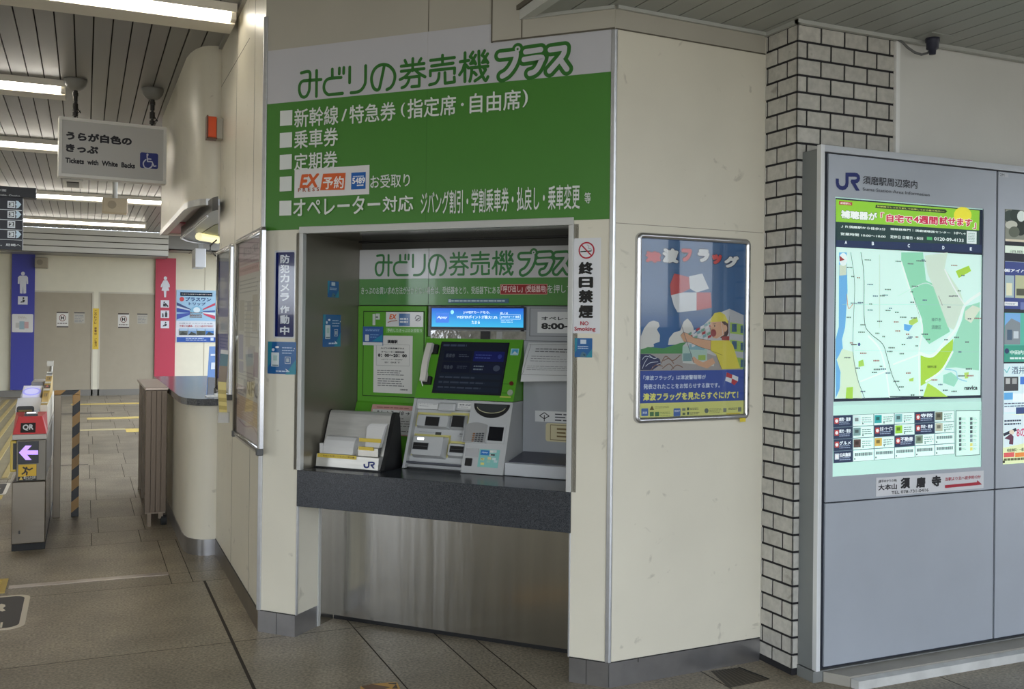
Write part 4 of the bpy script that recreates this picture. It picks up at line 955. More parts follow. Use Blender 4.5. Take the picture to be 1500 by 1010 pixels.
# building with terraces
BGR = (150, 178, 84)
A.poly([zq(640, 70), zp(820, 880), zp(990, 812), zp(1140, 880), zq(965, 430), zq(880, 430), zq(560, 330), zq(420, 290)], (190, 188, 186))
A.poly([zp(990, 812), zp(1140, 880), zq(965, 480), zq(835, 460)], (176, 174, 176))
for y in (85, 240, 390): A.poly([zq(845, y-10), zq(965, y+10), zq(965, y+105), zq(845, y+90)], BGR); A.rect(*zq(862, y+5), *zq(905, y+78), (60, 90, 120)); A.rect(*zq(940, y+20), *zq(962, y+88), (60, 90, 120))
A.stroke([zq(838, 20), zq(838, 240)], .0012, (40, 40, 46))
A.poly([zq(420, 290), zq(640, 300), zq(640, 420), zq(415, 420)], (168, 190, 178)); A.rect(*zq(425, 355), *zq(500, 425), (120, 150, 150)); A.rect(*zq(560, 370), *zq(625, 415), BGR); A.poly([zq(480, 270), zq(615, 290), zq(615, 325), zq(480, 320)], (130, 166, 176))
for i in range(6):
    for j in range(5):
        x = 470+i*36+j*8; y = 175-i*20+j*26
        if y > 60: A.poly([zq(x, y), zq(x+30, y-14), zq(x+30, y+10), zq(x, y+22)], ((118, 160, 140), (206, 204, 206), (168, 58, 68), (204, 202, 204), (120, 160, 168))[(i+j*2) % 5])
A.poly([zq(420, 425), zq(700, 420), zq(700, 470), zq(420, 440)], (196, 196, 190))
# flag waving person with yellow helmet
SKN = (206, 158, 126); OUT = (44, 40, 44); YEV = (212, 196, 70)
A.poly([zq(740, 70), zq(830, 60), zq(830, 170), zq(800, 240), zq(740, 200)], (70, 40, 36))
A.poly([zq(668, 70), zq(760, 60), zq(800, 110), zq(790, 190), zq(730, 225), zq(690, 215), zq(668, 150)], SKN)
A.ell(*zq(800, 130), 3.0, 5, SKN); A.poly([zq(770, 205), zq(838, 200), zq(838, 240), zq(770, 235)], (150, 52, 50))
A.poly([zq(662, 75), zp(800, 905), zp(830, 858), zp(890, 845), zp(940, 875), zp(972, 940), zq(825, 90), zq(800, 68)], YEV)
A.ell(*zq(695, 172), 4.2, 5.6, (150, 70, 70)); A.ell(*zq(706, 108), .8, 1.5, OUT); A.stroke([zq(690, 92), zq(716, 88)], .0016, OUT); A.stroke([zq(672, 112), zq(664, 132), zq(674, 138)], .0012, OUT)
A.stroke([zq(765, 70), zq(780, 190), zq(725, 225)], .0016, (210, 210, 206))
A.poly([zq(672, 240), zq(835, 238), zq(870, 280), zq(935, 490), zq(770, 497), zq(720, 365), zq(670, 330)], YEV)
A.poly([zq(400, 195), zq(425, 165), zq(460, 175), zq(520, 215), zq(672, 240), zq(668, 325), zq(580, 300), zq(480, 255), zq(430, 250)], SKN)
A.poly([zq(500, 400), zq(520, 380), zq(545, 405), zq(600, 435), zq(690, 395), zq(712, 440), zq(640, 490), zq(560, 465), zq(510, 430)], SKN)
A.stroke([zq(672, 240), zq(670, 330), zq(775, 370)], .0012, OUT); A.stroke([zq(720, 370), zq(770, 497)], .0012, OUT); A.stroke([zq(400, 195), zq(425, 165), zq(460, 175), zq(520, 215), zq(672, 240)], .0012, OUT); A.stroke([zq(430, 250), zq(480, 255), zq(580, 300), zq(668, 325)], .0012, OUT)
A.stroke([zp(455, 900), zq(440, 200), zq(520, 440)], .0026, (96, 100, 110), True)
# the big two-colour flag
A.poly([zp(405, 440), zp(470, 455), zp(560, 480), zp(570, 600), zp(490, 640), zp(370, 670), zp(360, 560)], (186, 74, 76)); A.poly([zp(560, 470), zp(700, 440), zp(770, 600), zp(640, 640), zp(570, 600)], (212, 212, 214))
A.poly([zp(370, 670), zp(490, 640), zp(560, 640), zp(640, 640), zp(640, 830), zp(440, 850), zp(400, 780)], (212, 212, 214)); A.poly([zp(640, 640), zp(790, 640), zp(800, 800), zp(640, 830)], (186, 74, 76))
# headline letters, red and white in turn, each in its dark outline
for ch, (x0, y0, x1, y1), c in (('津', (100, 200, 265, 330), (200, 60, 60)), ('波', (280, 170, 450, 335), (216, 214, 212)), ('フ', (480, 175, 590, 320), (206, 66, 62)), ('ラ', (650, 180, 775, 325), (216, 214, 212)), ('ッ', (800, 235, 905, 345), (200, 60, 60)), ('グ', (930, 250, 1085, 385), (216, 214, 212))):
    A.text(ch, *zp(x0-8, y0-8), *zp(x1+8, y1+8), (30, 40, 70), .12); A.text(ch, *zp(x0, y0), *zp(x1, y1), c, .075)
# lower text bands
A.rect(*zq(34, 512), *zq(962, 790), (52, 76, 150)); LT = (206, 212, 226)
A.text('「津波フラッグ」は津波警報等が', *zq(66, 554), *zq(625, 587), LT, .022); A.text('発表されたことをお知らせする旗です。', *zq(66, 630), *zq(750, 662), LT, .022)
A.text('津波フラッグを見たらすぐにげて！', *zq(62, 712), *zq(915, 757), (228, 222, 110), .035)
A.poly([zq(812, 525), zq(862, 545), zq(858, 580), zq(806, 565)], (180, 54, 62)); A.poly([zq(862, 545), zq(915, 565), zq(912, 605), zq(858, 580)], (214, 214, 216)); A.poly([zq(806, 565), zq(858, 580), zq(852, 620), zq(798, 600)], (214, 214, 216)); A.poly([zq(858, 580), zq(912, 605), zq(880, 640), zq(852, 620)], (180, 54, 62)); A.stroke([zq(812, 520), zq(785, 650)], .0014, (120, 130, 160))
A.rect(*zq(30, 804), *zq(962, 925), (206, 204, 120))
for x0, x1 in ((46, 108), (335, 397)): A.rect(*zq(x0, 848), *zq(x1, 915), (70, 100, 160), .004)
A.text('津波', *zq(56, 876), *zq(98, 896), (214, 220, 230), .02); A.text('気象庁', *zq(342, 862), *zq(392, 880), (214, 220, 230), .02)
A.poly([zq(120, 862), zq(142, 822), zq(162, 862)], (90, 78, 40)); A.rect(*zq(122, 880), *zq(158, 918), (70, 110, 70)); A.rect(*zq(168, 880), *zq(206, 918), (70, 110, 70)); A.lines(*zq(170, 826), *zq(320, 846), 2, (120, 116, 70), .3, .2, 6); A.lines(*zq(215, 876), *zq(310, 915), 3, (110, 130, 70), .3, .2, 3)
A.rect(*zq(412, 846), *zq(442, 868), (120, 122, 116)); A.rect(*zq(455, 840), *zq(475, 864), (60, 84, 80)); A.rect(*zq(415, 886), *zq(440, 906), (84, 96, 70)); A.rect(*zq(455, 880), *zq(475, 904), (60, 84, 80)); A.lines(*zq(482, 840), *zq(570, 862), 2, (84, 88, 70), .4, .2, 3); A.lines(*zq(482, 880), *zq(570, 902), 2, (84, 88, 70), .4, .2, 3)
A.ell(*zq(630, 868), 3, 3.6, (96, 104, 100)); A.lines(*zq(655, 846), *zq(770, 890), 4, (110, 112, 80), .35, .2, 4); A.rect(*zq(780, 845), *zq(808, 880), (120, 122, 110)); A.rect(*zq(912, 838), *zq(942, 876), (120, 122, 110)); A.lines(*zq(826, 840), *zq(905, 862), 2, (70, 74, 66), .4, .1, 3); A.rect(*zq(808, 890), *zq(930, 905), (200, 176, 60))
A.build('print', pn)
m = MB(); m.box(RP, u0+.014, u1-.014, w0+.014, w1-.014, -.0125, -.0105, 0)
def glass_mat(name, rough=.02, ior=1.8):
    m_ = bpy.data.materials.new(name); m_.use_nodes = True; n = m_.node_tree.nodes; l = m_.node_tree.links; n.remove(n['Principled BSDF'])
    tr = n.new('ShaderNodeBsdfTransparent'); tr.inputs[0].default_value = (.96, .97, .97, 1); g = n.new('ShaderNodeBsdfGlossy'); g.inputs['Roughness'].default_value = rough; f = n.new('ShaderNodeFresnel'); f.inputs[0].default_value = 1.5
    gm = n.new('ShaderNodeNewGeometry'); iv = n.new('ShaderNodeMath'); iv.operation = 'SUBTRACT'; iv.inputs[0].default_value = 1.0; l.new(gm.outputs['Backfacing'], iv.inputs[1]); mu = n.new('ShaderNodeMath'); mu.operation = 'MULTIPLY'; l.new(f.outputs[0], mu.inputs[0]); l.new(iv.outputs[0], mu.inputs[1])
    mx = n.new('ShaderNodeMixShader'); l.new(mu.outputs[0], mx.inputs[0]); l.new(tr.outputs[0], mx.inputs[1]); l.new(g.outputs[0], mx.inputs[2]); l.new(mx.outputs[0], n['Material Output'].inputs[0]); return m_
ACR = glass_mat('clear_acrylic'); ACR2 = glass_mat('clear_film', .04, 1.3)
build('cover_sheet', m, [ACR], PT, label='clear acrylic cover')
A = Art(RP, off=.021); A.rect(1079, 612.5, 1087.5, 617.5, (216, 196, 60)); A.build('corner_label', PT, label='small yellow label on the frame')

# ================================================================== INFORMATION BOARD (right of the pillar)
IB = thing('information_board', 'tall silver station area information board with lit map beside the tiled pillar', 'information board', (3.6, 3.13, 0))
SILV = mat('board_silver', (182, 188, 197), .34, .35, var=.03, scale=4); SILVD = mat('board_side', (130, 134, 134), .45, .3, var=.03)
GAPB = mat('board_gap', (24, 28, 40), .6)
KX0 = KI.px(1203.3, 980)[0]; KT = 2.20; KB = .05
xl0, xl1 = -.004, KI.px(1207.5, 219)[0]
m = MB(); m.bx(2.753, 5.6, 3.145, 3.234, KB, KT-.004, 0); build('housing', m, [SILVD], IB, bev=.002)
m = MB(); m.bx(2.753, 2.773, 3.12, 3.146, KB, KT+.012, 0); build('post', m, [mat('post_white', (224, 226, 226), .3, .2)], IB, bev=.002)
m = MB(); m.bx(2.773, 5.6, 3.122, 3.16, KT-.016, KT+.012, 0); build('top_rail', m, [mat('rail_grey', (196, 200, 206), .35, .3)], IB, bev=.002)
m = MB(); m.bx(2.75, 2.90, 3.135, 3.234, 0, KB-.004, 0); m.bx(2.90, 5.6, 3.135, 3.234, 0, KB-.004, 0); build('plinth', m, [mat('plinth_grey', (128, 130, 128), .5, .2)], IB)
xd = KI.px(1459, 500)[0]; wd_ = KI.px(1204, 738)[1]
def kpanel(name, u0, u1, w0, w1, hole=None, parent=IB, label=None):
    m = MB(); v0, v1 = 0.0, .014
    if hole is None: m.box(KI, u0, u1, w0, w1, v0, v1, 0)
    else:
        h0, h1, g0, g1 = hole
        m.box(KI, u0, h0, w0, w1, v0, v1, 0); m.box(KI, h1, u1, w0, w1, v0, v1, 0); m.box(KI, h0, h1, w0, g0, v0, v1, 0); m.box(KI, h0, h1, g1, w1, v0, v1, 0)
    return build(name, m, [SILV], parent, label)
PX_ = lambda x, y: KI.px(x, y)
MU_0, MW1 = PX_(1223.5, 288); MU_1 = PX_(1441, 320)[0]; MW0 = PX_(1219, 699)[1]
pa = kpanel('display_panel', KX0+.012, xd-.006, wd_+.003, KT-.022, (MU_0, MU_1, MW0, MW1), label='silver display panel around the lit map')
kpanel('lower_panel', KX0+.012, xd-.006, KB+.012, wd_-.003)
AU0 = PX_(1471, 400)[0]; AW1 = PX_(1472, 306)[1]; AW0 = PX_(1469, 681)[1]
pb = kpanel('display_panel', xd+.006, xd+1.0, wd_+.003, KT-.022, (AU0, AU0+.72, AW0, AW1), label='silver display panel around the advertisements')
kpanel('lower_panel', xd+.006, xd+1.0, KB+.012, wd_-.003)
m = MB(); m.box(KI, KX0, xd+1.05, KB+.002, KT-.017, .008, .016, 0); build('backing', m, [GAPB], IB)
# lettering on the panel
A = Art(KI, off=.0006); jr(A, 1224.2, 253.8, 1259.3, 279.8, JRB)
def zk(x, y): return 1200+x*.24752, 230+y*.24752
A.text('須磨駅周辺案内', *zk(257, 110), *zk(579, 190), (52, 54, 60), .012); A.text('Suma Station Area Information', *zk(256, 180), *zk(652, 234), (64, 66, 72), .0)
A.build('lettering', pa)
A = Art(KI, off=.0005); A.rect(1463.5, 252.5, 1477, 260.5, (196, 200, 206)); A.text('2M', 1464.6, 254, 1471, 258.8, (90, 96, 104), .01); A.build('number_label', pb)
# ---- lit map
ME = .62
MP = KI.at(.0055)
m = MB(); m.box(MP, MU_0-.004, MU_1+.004, MW0-.004, MW1+.004, .0006, .0018, 0)
mp = build('map_sheet', m, [mat('map_back', (190, 222, 214), .5, emit=.42)], IB, label='lit map sheet of the station area')
A = Art(MP, off=-.0004, step=.000012, emit=ME, rough=.5)
def zm(x, y): return 1220+x*.22774, 370+y*.22774       # map zoom
def zh(x, y): return 1210+x*.16, 285+y*.16             # header zoom
def zg(x, y): return 1215+x*.15333, 595+y*.15333       # legend zoom
NAV = (34, 46, 72); MINT = (182, 226, 210); PALE = (206, 236, 226)
# map ground
mu0, mw1 = MP.px(1225, 362); mu1 = MP.px(1438, 380)[0]; mw0 = MP.px(1222, 586)[1]
A.rect(1224, 290, 1440, 583, (28, 36, 56))
A.up(); A.raw([(mu0, mw0+.004), (mu1, mw0+.004), (mu1, mw1), (mu0, mw1)], PALE)
A.poly([zm(40, 0), zm(90, 0), zm(95, 250), zm(80, 480), zm(60, 560), zm(65, 620), zm(25, 690), zm(50, 770), zm(45, 880), zm(18, 940), zm(18, 560), zm(38, 480)], (104, 168, 214)); A.poly([zm(42, 80), zm(90, 60), zm(88, 145), zm(42, 150)], (196, 206, 186))
A.poly([zm(60, 620), zm(130, 640), zm(190, 940), zm(30, 935), zm(50, 850), zm(50, 770), zm(28, 690)], (204, 224, 196))
A.poly([zm(440, 0), zm(580, 0), zm(600, 180), zm(640, 200), zm(700, 370), zm(755, 510), zm(620, 590), zm(570, 530), zm(575, 430), zm(520, 300), zm(470, 150), zm(440, 60)], (140, 206, 172))
A.poly([zm(590, 20), zm(740, 0), zm(720, 100), zm(820, 250), zm(845, 330), zm(780, 500), zm(740, 480), zm(650, 230), zm(610, 140)], (200, 216, 200))
A.poly([zm(850, 350), zm(945, 320), zm(940, 760), zm(790, 740), zm(720, 745), zm(780, 560), zm(830, 440)], (150, 208, 180)); A.poly([zm(850, 380), zm(900, 340), (1437, 452), zm(890, 455), zm(850, 430)], (206, 216, 196))
A.poly([zm(565, 655), zm(640, 675), zm(700, 620), zm(775, 555), zm(770, 640), zm(720, 740), zm(630, 825), zm(565, 860)], (164, 204, 66)); A.poly([zm(610, 840), zm(660, 870), zm(740, 930), zm(580, 930)], (170, 208, 80))
A.poly([zm(710, 790), zm(760, 770), zm(810, 810), zm(780, 865), zm(710, 840)], (150, 208, 184))
A.poly([zm(88, 870), zm(130, 865), zm(128, 942), zm(82, 940)], (160, 204, 76)); A.poly([zm(165, 700), zm(195, 690), zm(203, 730), zm(165, 738)], (160, 204, 90)); A.poly([zm(490, 440), zm(540, 415), zm(550, 445), zm(510, 470), zm(490, 460)], (170, 204, 96)); A.poly([zm(458, 460), zm(515, 470), zm(490, 508), zm(458, 500)], (96, 168, 220)); A.poly([zm(790, 120), zm(875, 85), zm(890, 120), zm(810, 165)], (164, 204, 66)); A.poly([zm(490, 815), zm(520, 805), zm(518, 830), zm(492, 830)], (170, 206, 90)); A.poly([zm(845, 775), zm(875, 770), zm(870, 810), zm(850, 812)], (176, 206, 100))
RW = (226, 240, 234); RL = (112, 126, 128)
for q, wd, c, sm in (([(560, 650), (640, 665), (720, 580), (800, 480), (850, 340), (945, 265)], .014, RW, 1), ([(560, 930), (555, 640), (575, 470), (500, 250), (440, 60)], .008, RW, 1), ([(720, 110), (780, 230), (850, 340)], .006, RW, 1), ([(600, 830), (700, 760), (770, 640)], .010, RW, 1), ([(720, 750), (790, 765), (805, 810), (860, 830)], .005, (150, 190, 210), 1),
                     ([(180, 830), (330, 770)], .006, RW, 0), ([(390, 720), (560, 655)], .007, RW, 1), ([(230, 540), (300, 620), (340, 760), (365, 930)], .008, RW, 1),
                     ([(115, 0), (140, 200), (132, 450), (130, 640), (155, 800), (205, 940)], .0032, RL, 1), ([(180, 0), (200, 150), (203, 440), (240, 520), (320, 590), (350, 680), (385, 800), (430, 890)], .0036, (92, 104, 106), 1), ([(60, 335), (500, 335), (945, 340)], .0012, (160, 196, 190), 0), ([(140, 630), (945, 640)], .0012, (160, 196, 190), 0),
                     ([(300, 480), (300, 20)], .008, (196, 214, 206), 0), ([(90, 270), (100, 360), (130, 330)], .003, (190, 120, 96), 1), ([(520, 290), (560, 420)], .002, (96, 120, 116), 1), ([(680, 280), (704, 340)], .002, (120, 110, 100), 1), ([(420, 280), (580, 200), (640, 215)], .004, (196, 216, 208), 1)):
    A.stroke([zm(*p) for p in q], wd, c, bool(sm))
rs = random.Random(3)
A.up()
for i in range(86):     # place names too small to read
    x = rs.uniform(70, 920); y = rs.uniform(40, 915); L_ = rs.uniform(18, 46)
    if 560 < x < 780 and 650 < y < 860 and i % 2: continue
    A.up(); A.o -= A.step*.8; u_0, u_1, w_0, w_1 = A.uw(*zm(x, y), *zm(x+L_, y+9)); c = ((84, 100, 100), (96, 108, 106), (150, 96, 96), (90, 108, 130))[rs.choice((0, 0, 0, 1, 1, 2, 3))]
    k = max(2, int(L_/9)); 
    for j in range(k): A.raw([(u_0+(u_1-u_0)*(j+.08)/k, w_0), (u_0+(u_1-u_0)*(j+.85)/k, w_0), (u_0+(u_1-u_0)*(j+.85)/k, w_1), (u_0+(u_1-u_0)*(j+.08)/k, w_1)], c)
A.text('神戸市', *zm(634, 420), *zm(696, 446), (90, 130, 116), .01); A.text('須磨区', *zm(634, 468), *zm(696, 494), (90, 130, 116), .01); A.text('navica', *zm(846, 858), *zm(930, 884), (40, 50, 60), .04); A.text('須磨寺公園', *zm(606, 728), *zm(664, 744), (70, 90, 40), .01)
A.stroke([zm(365, 928), zm(582, 928)], .004, (40, 56, 60), cap=False)
A.ell(*zm(66, 45), 6, 9.5, (222, 236, 234)); A.poly([zm(42, 20), zm(75, 48), zm(42, 58)], (150, 60, 60)); A.ell(*zm(168, 592), 2, 2.4, (80, 96, 140))
# header advertisement
A.poly([zh(90, 45), zh(1405, 148), zh(1400, 330), zh(90, 250)], (140, 196, 56)); A.ell(*zh(1250, 190), 13, 12, (226, 216, 60))
A.rect(*zh(118, 62), *zh(238, 102), (170, 44, 50)); A.text('須磨駅に', *zh(126, 68), *zh(230, 96), (232, 220, 214), .02)
A.poly([zh(455, 95), zh(1090, 138), zh(1108, 156), zh(1088, 172), zh(450, 124)], (44, 60, 40)); A.text('体験機でしっかり試して納得してから使う時代へ！', *zh(465, 102), *zh(1080, 164), (214, 220, 110), .012)
A.text('補聴器が', *zh(130, 138), *zh(470, 246), (60, 90, 40), .07); A.text('補聴器が', *zh(134, 142), *zh(466, 242), (236, 240, 236), .04)
for c, bd in (((240, 236, 232), .09), ((190, 40, 74), .035)):
    e = 4 if bd > .05 else 0
    A.text('「', *zh(498-e, 165-e), *zh(530+e, 215+e), c, bd*.6); A.text('自宅で', *zh(550-e, 178-e), *zh(792+e, 268+e), c, bd); A.text('4週間', *zh(800-e, 190-e), *zh(1020+e, 280+e), c, bd); A.text('試せます', *zh(1034-e, 200-e), *zh(1334+e, 298+e), c, bd); A.text('」', *zh(1342-e, 260-e), *zh(1370+e, 318+e), c, bd*.6)
A.poly([zh(90, 252), zh(1400, 332), zh(1400, 470), zh(90, 420)], (38, 62, 62)); WT2 = (226, 236, 232)
A.text('ＪＲ須磨駅から徒歩3分', *zh(132, 280), *zh(542, 332), WT2, .02); A.text('補聴器専門｜須磨補聴器センター', *zh(585, 304), *zh(1134, 364), WT2, .02); A.text('HPへ→', *zh(1170, 342), *zh(1275, 372), WT2, .015)
A.text('営業時間 10:00～18:00', *zh(130, 348), *zh(542, 400), WT2, .02); A.text('定休日 日曜日・祝日', *zh(585, 372), *zh(884, 420), WT2, .02); A.rect(*zh(920, 388), *zh(968, 420), (84, 176, 110)); A.text('0120-09-4133', *zh(986, 390), *zh(1256, 438), WT2, .02)
A.rect(*zh(1285, 335), *zh(1374, 455), (214, 226, 222)); A.lines(*zh(1298, 350), *zh(1362, 440), 6, (150, 166, 164), .5, .1, 3)
A.poly([zh(90, 420), zh(1420, 462), zh(1420, 536), zh(86, 480)], (36, 50, 84))
for ch, x, y in (('A', 178, 440), ('B', 425, 450), ('C', 754, 470), ('D', 1070, 488), ('E', 1322, 500)): A.text(ch, *zh(x-10, y-16), *zh(x+10, y+16), (226, 234, 240), .03)
# legend
A.rect(*zg(32, 0), *zg(1440, 660), (186, 222, 210))
xs_ = [30, 216, 418, 614, 808, 998, 1188]; CW = (216, 240, 232)
def cell(i, j, dark, t=None, pic=None):
    x0, x1 = xs_[i], xs_[i+1]; sl = lambda x: (x-30)*-.043; hgt = 114
    def yy(x, k): return 92+k*(114-(x-30)*.0085)+sl(x)
    q = [zg(x0, yy(x0, j)), zg(x1, yy(x1, j)), zg(x1, yy(x1, j+1)), zg(x0, yy(x0, j+1))]
    A.poly(q, (90, 110, 120)); i_ = .8; A.poly([zg(x0+4, yy(x0, j)+4), zg(x1-3, yy(x1, j)+4), zg(x1-3, yy(x1, j+1)-3), zg(x0+4, yy(x0, j+1)-3)], (36, 50, 78) if dark else CW)
    cy = (yy(x0, j)+yy(x1, j+1))/2
    if dark:
        A.rect(*zg(x0+14, cy-28), *zg(x0+54, cy+26), dark); A.ell(*zg(x0+34, cy), 2.2, 2.6, (226, 220, 220)); A.text(t, *zg(x0+58, cy-34), *zg(x1-18, cy-2), (226, 234, 238), .03); A.lines(*zg(x0+58, cy+4), *zg(x1-20, cy+34), 2, (150, 164, 184), .4, .2, 4)
    elif pic:
        A.rect(*zg(x0+8, cy-38), *zg(x0+76, cy+36), pic); A.rect(*zg(x0+22, cy-20), *zg(x0+56, cy+10), tuple(int(v*.6) for v in pic)); A.lines(*zg(x0+90, cy-30), *zg(x1-10, cy+26), 3, (96, 116, 116), .35, .3, 3); A.ell(*zg(x0+98, cy+34), 1, 1.2, (60, 70, 76))
    else: 
        A.lines(*zg(x0+18, cy-22), *zg(x1-16, cy+2), 1, (110, 130, 130), .9, .05, 7); A.ell(*zg(x0+18, cy+36), 1, 1.2, (60, 70, 76))
RD = (176, 70, 66)
LEG = [[(0, RD, '病院・医療'), (1, 0, (196, 216, 214)), (2, 0, (50, 160, 160)), (3, 0, (130, 180, 180)), (4, RD, '寺院'), (5, 0, (110, 110, 90))],
       [(0, RD, '観光・宿泊'), (1, 0, (120, 150, 150)), (2, RD, '生活・サービス'), (3, 0, (150, 200, 60)), (4, RD, '学校・教育'), (5, 0, (180, 180, 160))],
       [(0, RD, 'グルメ'), (1, 0, (90, 70, 66)), (2, 0, (206, 176, 90)), (3, RD, '不動産'), (4, 0, (120, 140, 120)), (5, 0, None)],
       [(0, (190, 200, 206), '公共施設'), (1, 0, None), (2, 0, None), (3, 0, None), (4, 0, None), (5, 0, None)]]
for j, rowl in enumerate(LEG):
    for i, d, t in rowl:
        if d: cell(i, j, d, t)
        else: cell(i, j, None, None, t)
A.poly([zg(1198, 42), zg(1435, 38), zg(1428, 468), zg(1194, 482)], (70, 90, 96)); A.poly([zg(1204, 48), zg(1429, 44), zg(1423, 462), zg(1200, 476)], (204, 236, 224))
for k in range(8):
    for x in (1228, 1334):
        y = 108+k*41; A.rect(*zg(x, y), *zg(x+24, y+30), ((80, 96, 100), (60, 74, 80), (110, 130, 136), (200, 196, 110), (110, 140, 180))[0 if x < 1300 else min(k//2, 4)]); A.lines(*zg(x+30, y+4), *zg(x+70, y+24), 2, (110, 130, 126), .35, .3, 2)
A.build('map_print', mp)
m = MB(); m.box(KI, MU_0, MU_1, MW0, MW1, .0004, .0012, 0); build('cover_glass', m, [ACR], IB, label='clear glass in front of the map')
# temple sign plate
A = Art(KI, off=.0022); o0 = KI.px(1283, 702); o1 = KI.px(1440, 727)
tu0 = KI.px(1283, 714)[0]; tu1 = KI.px(1440.3, 700)[0]; tw1 = KI.px(1284, 700.5)[1]; tw0 = KI.px(1283, 727.8)[1]
m = MB(); m.box(KI, tu0, tu1, tw0, tw1, -.002, .0, 0); tp = build('temple_plate', m, [mat('plate_white', (212, 212, 214), .4)], IB, label='white temple direction plate with red arrow')
K2 = (28, 28, 32)
A.text('(源平ゆかりの寺)', *zg(462, 708), *zg(640, 728), K2, .02); A.text('大本山', *zg(462, 752), *zg(640, 796), K2, .03)
A.text('須', *zg(676, 688), *zg(765, 786), K2, .05); A.text('磨', *zg(824, 682), *zg(912, 778), K2, .05); A.text('寺', *zg(972, 668), *zg(1060, 766), K2, .05); A.text('TEL 078-731-0416', *zg(586, 814), *zg(940, 816), K2, .008)
A.text('当駅より北へ徒歩約12分', *zg(1100, 682), *zg(1438, 692), (176, 44, 66), .012); A.poly([zg(1098, 756), zg(1402, 728), zg(1404, 708), zg(1450, 750), zg(1405, 756), zg(1098, 784)], (170, 40, 56))
A.build('lettering', tp)
# ---- advertisements in the second bay
m = MB(); m.box(MP, AU0-.004, AU0+.724, AW0-.004, AW1+.004, .0006, .0018, 0); ad = build('advertisement_sheet', m, [mat('advert_back', (26, 32, 48), .5)], IB, label='lit sheet of five advertisements')
A = Art(MP, off=-.0004, step=.000012, emit=.5, rough=.5)
def za(x, y): return 1440+x*.2076, 290+y*.2079
def zb(x, y): return 1440+x*.2076, 490+y*.2079
X1 = 1620
A.rect(*za(158, 78), X1, za(0, 345)[1], (120, 124, 112)); 
for x, y, rx, ry, c in ((190, 130, 9, 9, (50, 62, 56)), (230, 120, 8, 10, (40, 52, 46)), (265, 200, 10, 14, (34, 42, 36)), (200, 190, 9, 6, (170, 172, 160)), (270, 130, 6, 8, (196, 206, 200)), (220, 240, 8, 8, (84, 90, 78))): A.ell(*za(x, y), rx, ry, c)
A.rect(*za(158, 305), X1, za(0, 335)[1], (196, 188, 168)); A.rect(*za(156, 335), X1, za(0, 428)[1], (206, 222, 206)); A.text('須磨寺', *za(188, 366), *za(330, 396), (110, 120, 110), .01)
A.rect(*za(156, 448), X1, za(0, 800)[1], (52, 66, 124)); A.rect(*za(156, 448), X1, za(0, 484)[1], (190, 206, 214)); A.text('㈱アイハラ', *za(152, 498), *za(335, 532), (226, 232, 238), .03); A.rect(*za(156, 545), *za(218, 705), (150, 170, 176)); A.rect(*za(164, 600), *za(205, 690), (206, 206, 176)); A.rect(*za(228, 545), *za(330, 710), (170, 176, 140)); A.rect(*za(236, 640), *za(300, 690), (70, 74, 60)); A.rect(*za(152, 732), *za(245, 762), (216, 220, 222)); A.lines(*za(158, 738), *za(240, 756), 2, (90, 100, 120), .4, .2, 4); A.rect(*za(264, 736), *za(330, 790), (96, 110, 160))
A.rect(*za(152, 810), X1, zb(0, 190)[1], (80, 170, 150)); A.rect(*za(154, 812), *zb(262, 72), (110, 160, 206)); A.poly([za(154, 900), za(200, 850), za(262, 880), zb(262, 72), zb(150, 72)], (120, 130, 136)); A.rect(*za(170, 930), *zb(205, 40), (70, 90, 110)); A.rect(*za(215, 940), *zb(250, 30), (180, 190, 196))
A.rect(*zb(150, 78), X1, zb(0, 188)[1], (52, 142, 122)); A.text('中田内科クリニック', *zb(190, 112), *zb(480, 142), (214, 232, 226), .02); A.lines(*zb(190, 155), *zb(300, 182), 1, (200, 226, 218), .5, .1, 3); A.ell(*zb(168, 118), 3.2, 4, (36, 50, 90))
A.rect(*zb(146, 206), X1, zb(0, 548)[1], (200, 222, 226)); A.text('酒井医院', *zb(202, 226), *zb(390, 278), (70, 90, 110), .012); A.stroke([zb(152, 250), zb(168, 270), zb(188, 232)], .006, (120, 180, 180)); A.rect(*zb(148, 300), *zb(248, 398), (60, 62, 64)); A.rect(*zb(160, 310), *zb(190, 350), (170, 172, 170)); A.rect(*zb(205, 310), *zb(238, 350), (150, 152, 150)); A.rect(*zb(262, 300), *zb(420, 350), (60, 110, 190)); A.rect(*zb(148, 412), *zb(210, 460), (90, 160, 210)); A.rect(*zb(212, 420), X1, zb(0, 458)[1], (224, 236, 238)); A.lines(*zb(150, 480), *zb(400, 510), 2, (90, 100, 120), .4, .1, 8); A.rect(*zb(150, 518), *zb(228, 546), (214, 226, 232)); A.rect(*zb(232, 516), X1, zb(0, 548)[1], (50, 70, 120))
A.rect(*zb(142, 566), X1, zb(0, 910)[1], (214, 226, 176)); A.poly([zb(142, 566), zb(330, 566), zb(330, 760), zb(142, 800)], (204, 222, 226)); A.lines(*zb(150, 600), *zb(290, 640), 2, (50, 60, 76), .5, .2, 6)
A.poly([zb(142, 700), zb(230, 660), zb(240, 680), zb(146, 720)], (40, 46, 60)); A.ell(*zb(202, 690), 3.6, 4, (206, 196, 176)); A.poly([zb(150, 735), zb(195, 700), zb(215, 720), zb(212, 778), zb(182, 775), zb(186, 745)], (90, 50, 70)); A.text('8の', *zb(236, 665), *zb(300, 720), (190, 80, 110), .03)
A.text('相談無料・一般歯科', *zb(168, 806), *zb(320, 822), (60, 60, 40), .02); A.rect(*zb(146, 836), *zb(220, 864), (206, 90, 90)); A.rect(*zb(226, 836), *zb(330, 860), (214, 130, 60)); A.lines(*zb(146, 868), *zb(330, 890), 1, (90, 90, 60), .5, .1, 8); A.ell(*zb(145, 900), 2, 2, (60, 56, 40))
A.build('advert_print', ad)
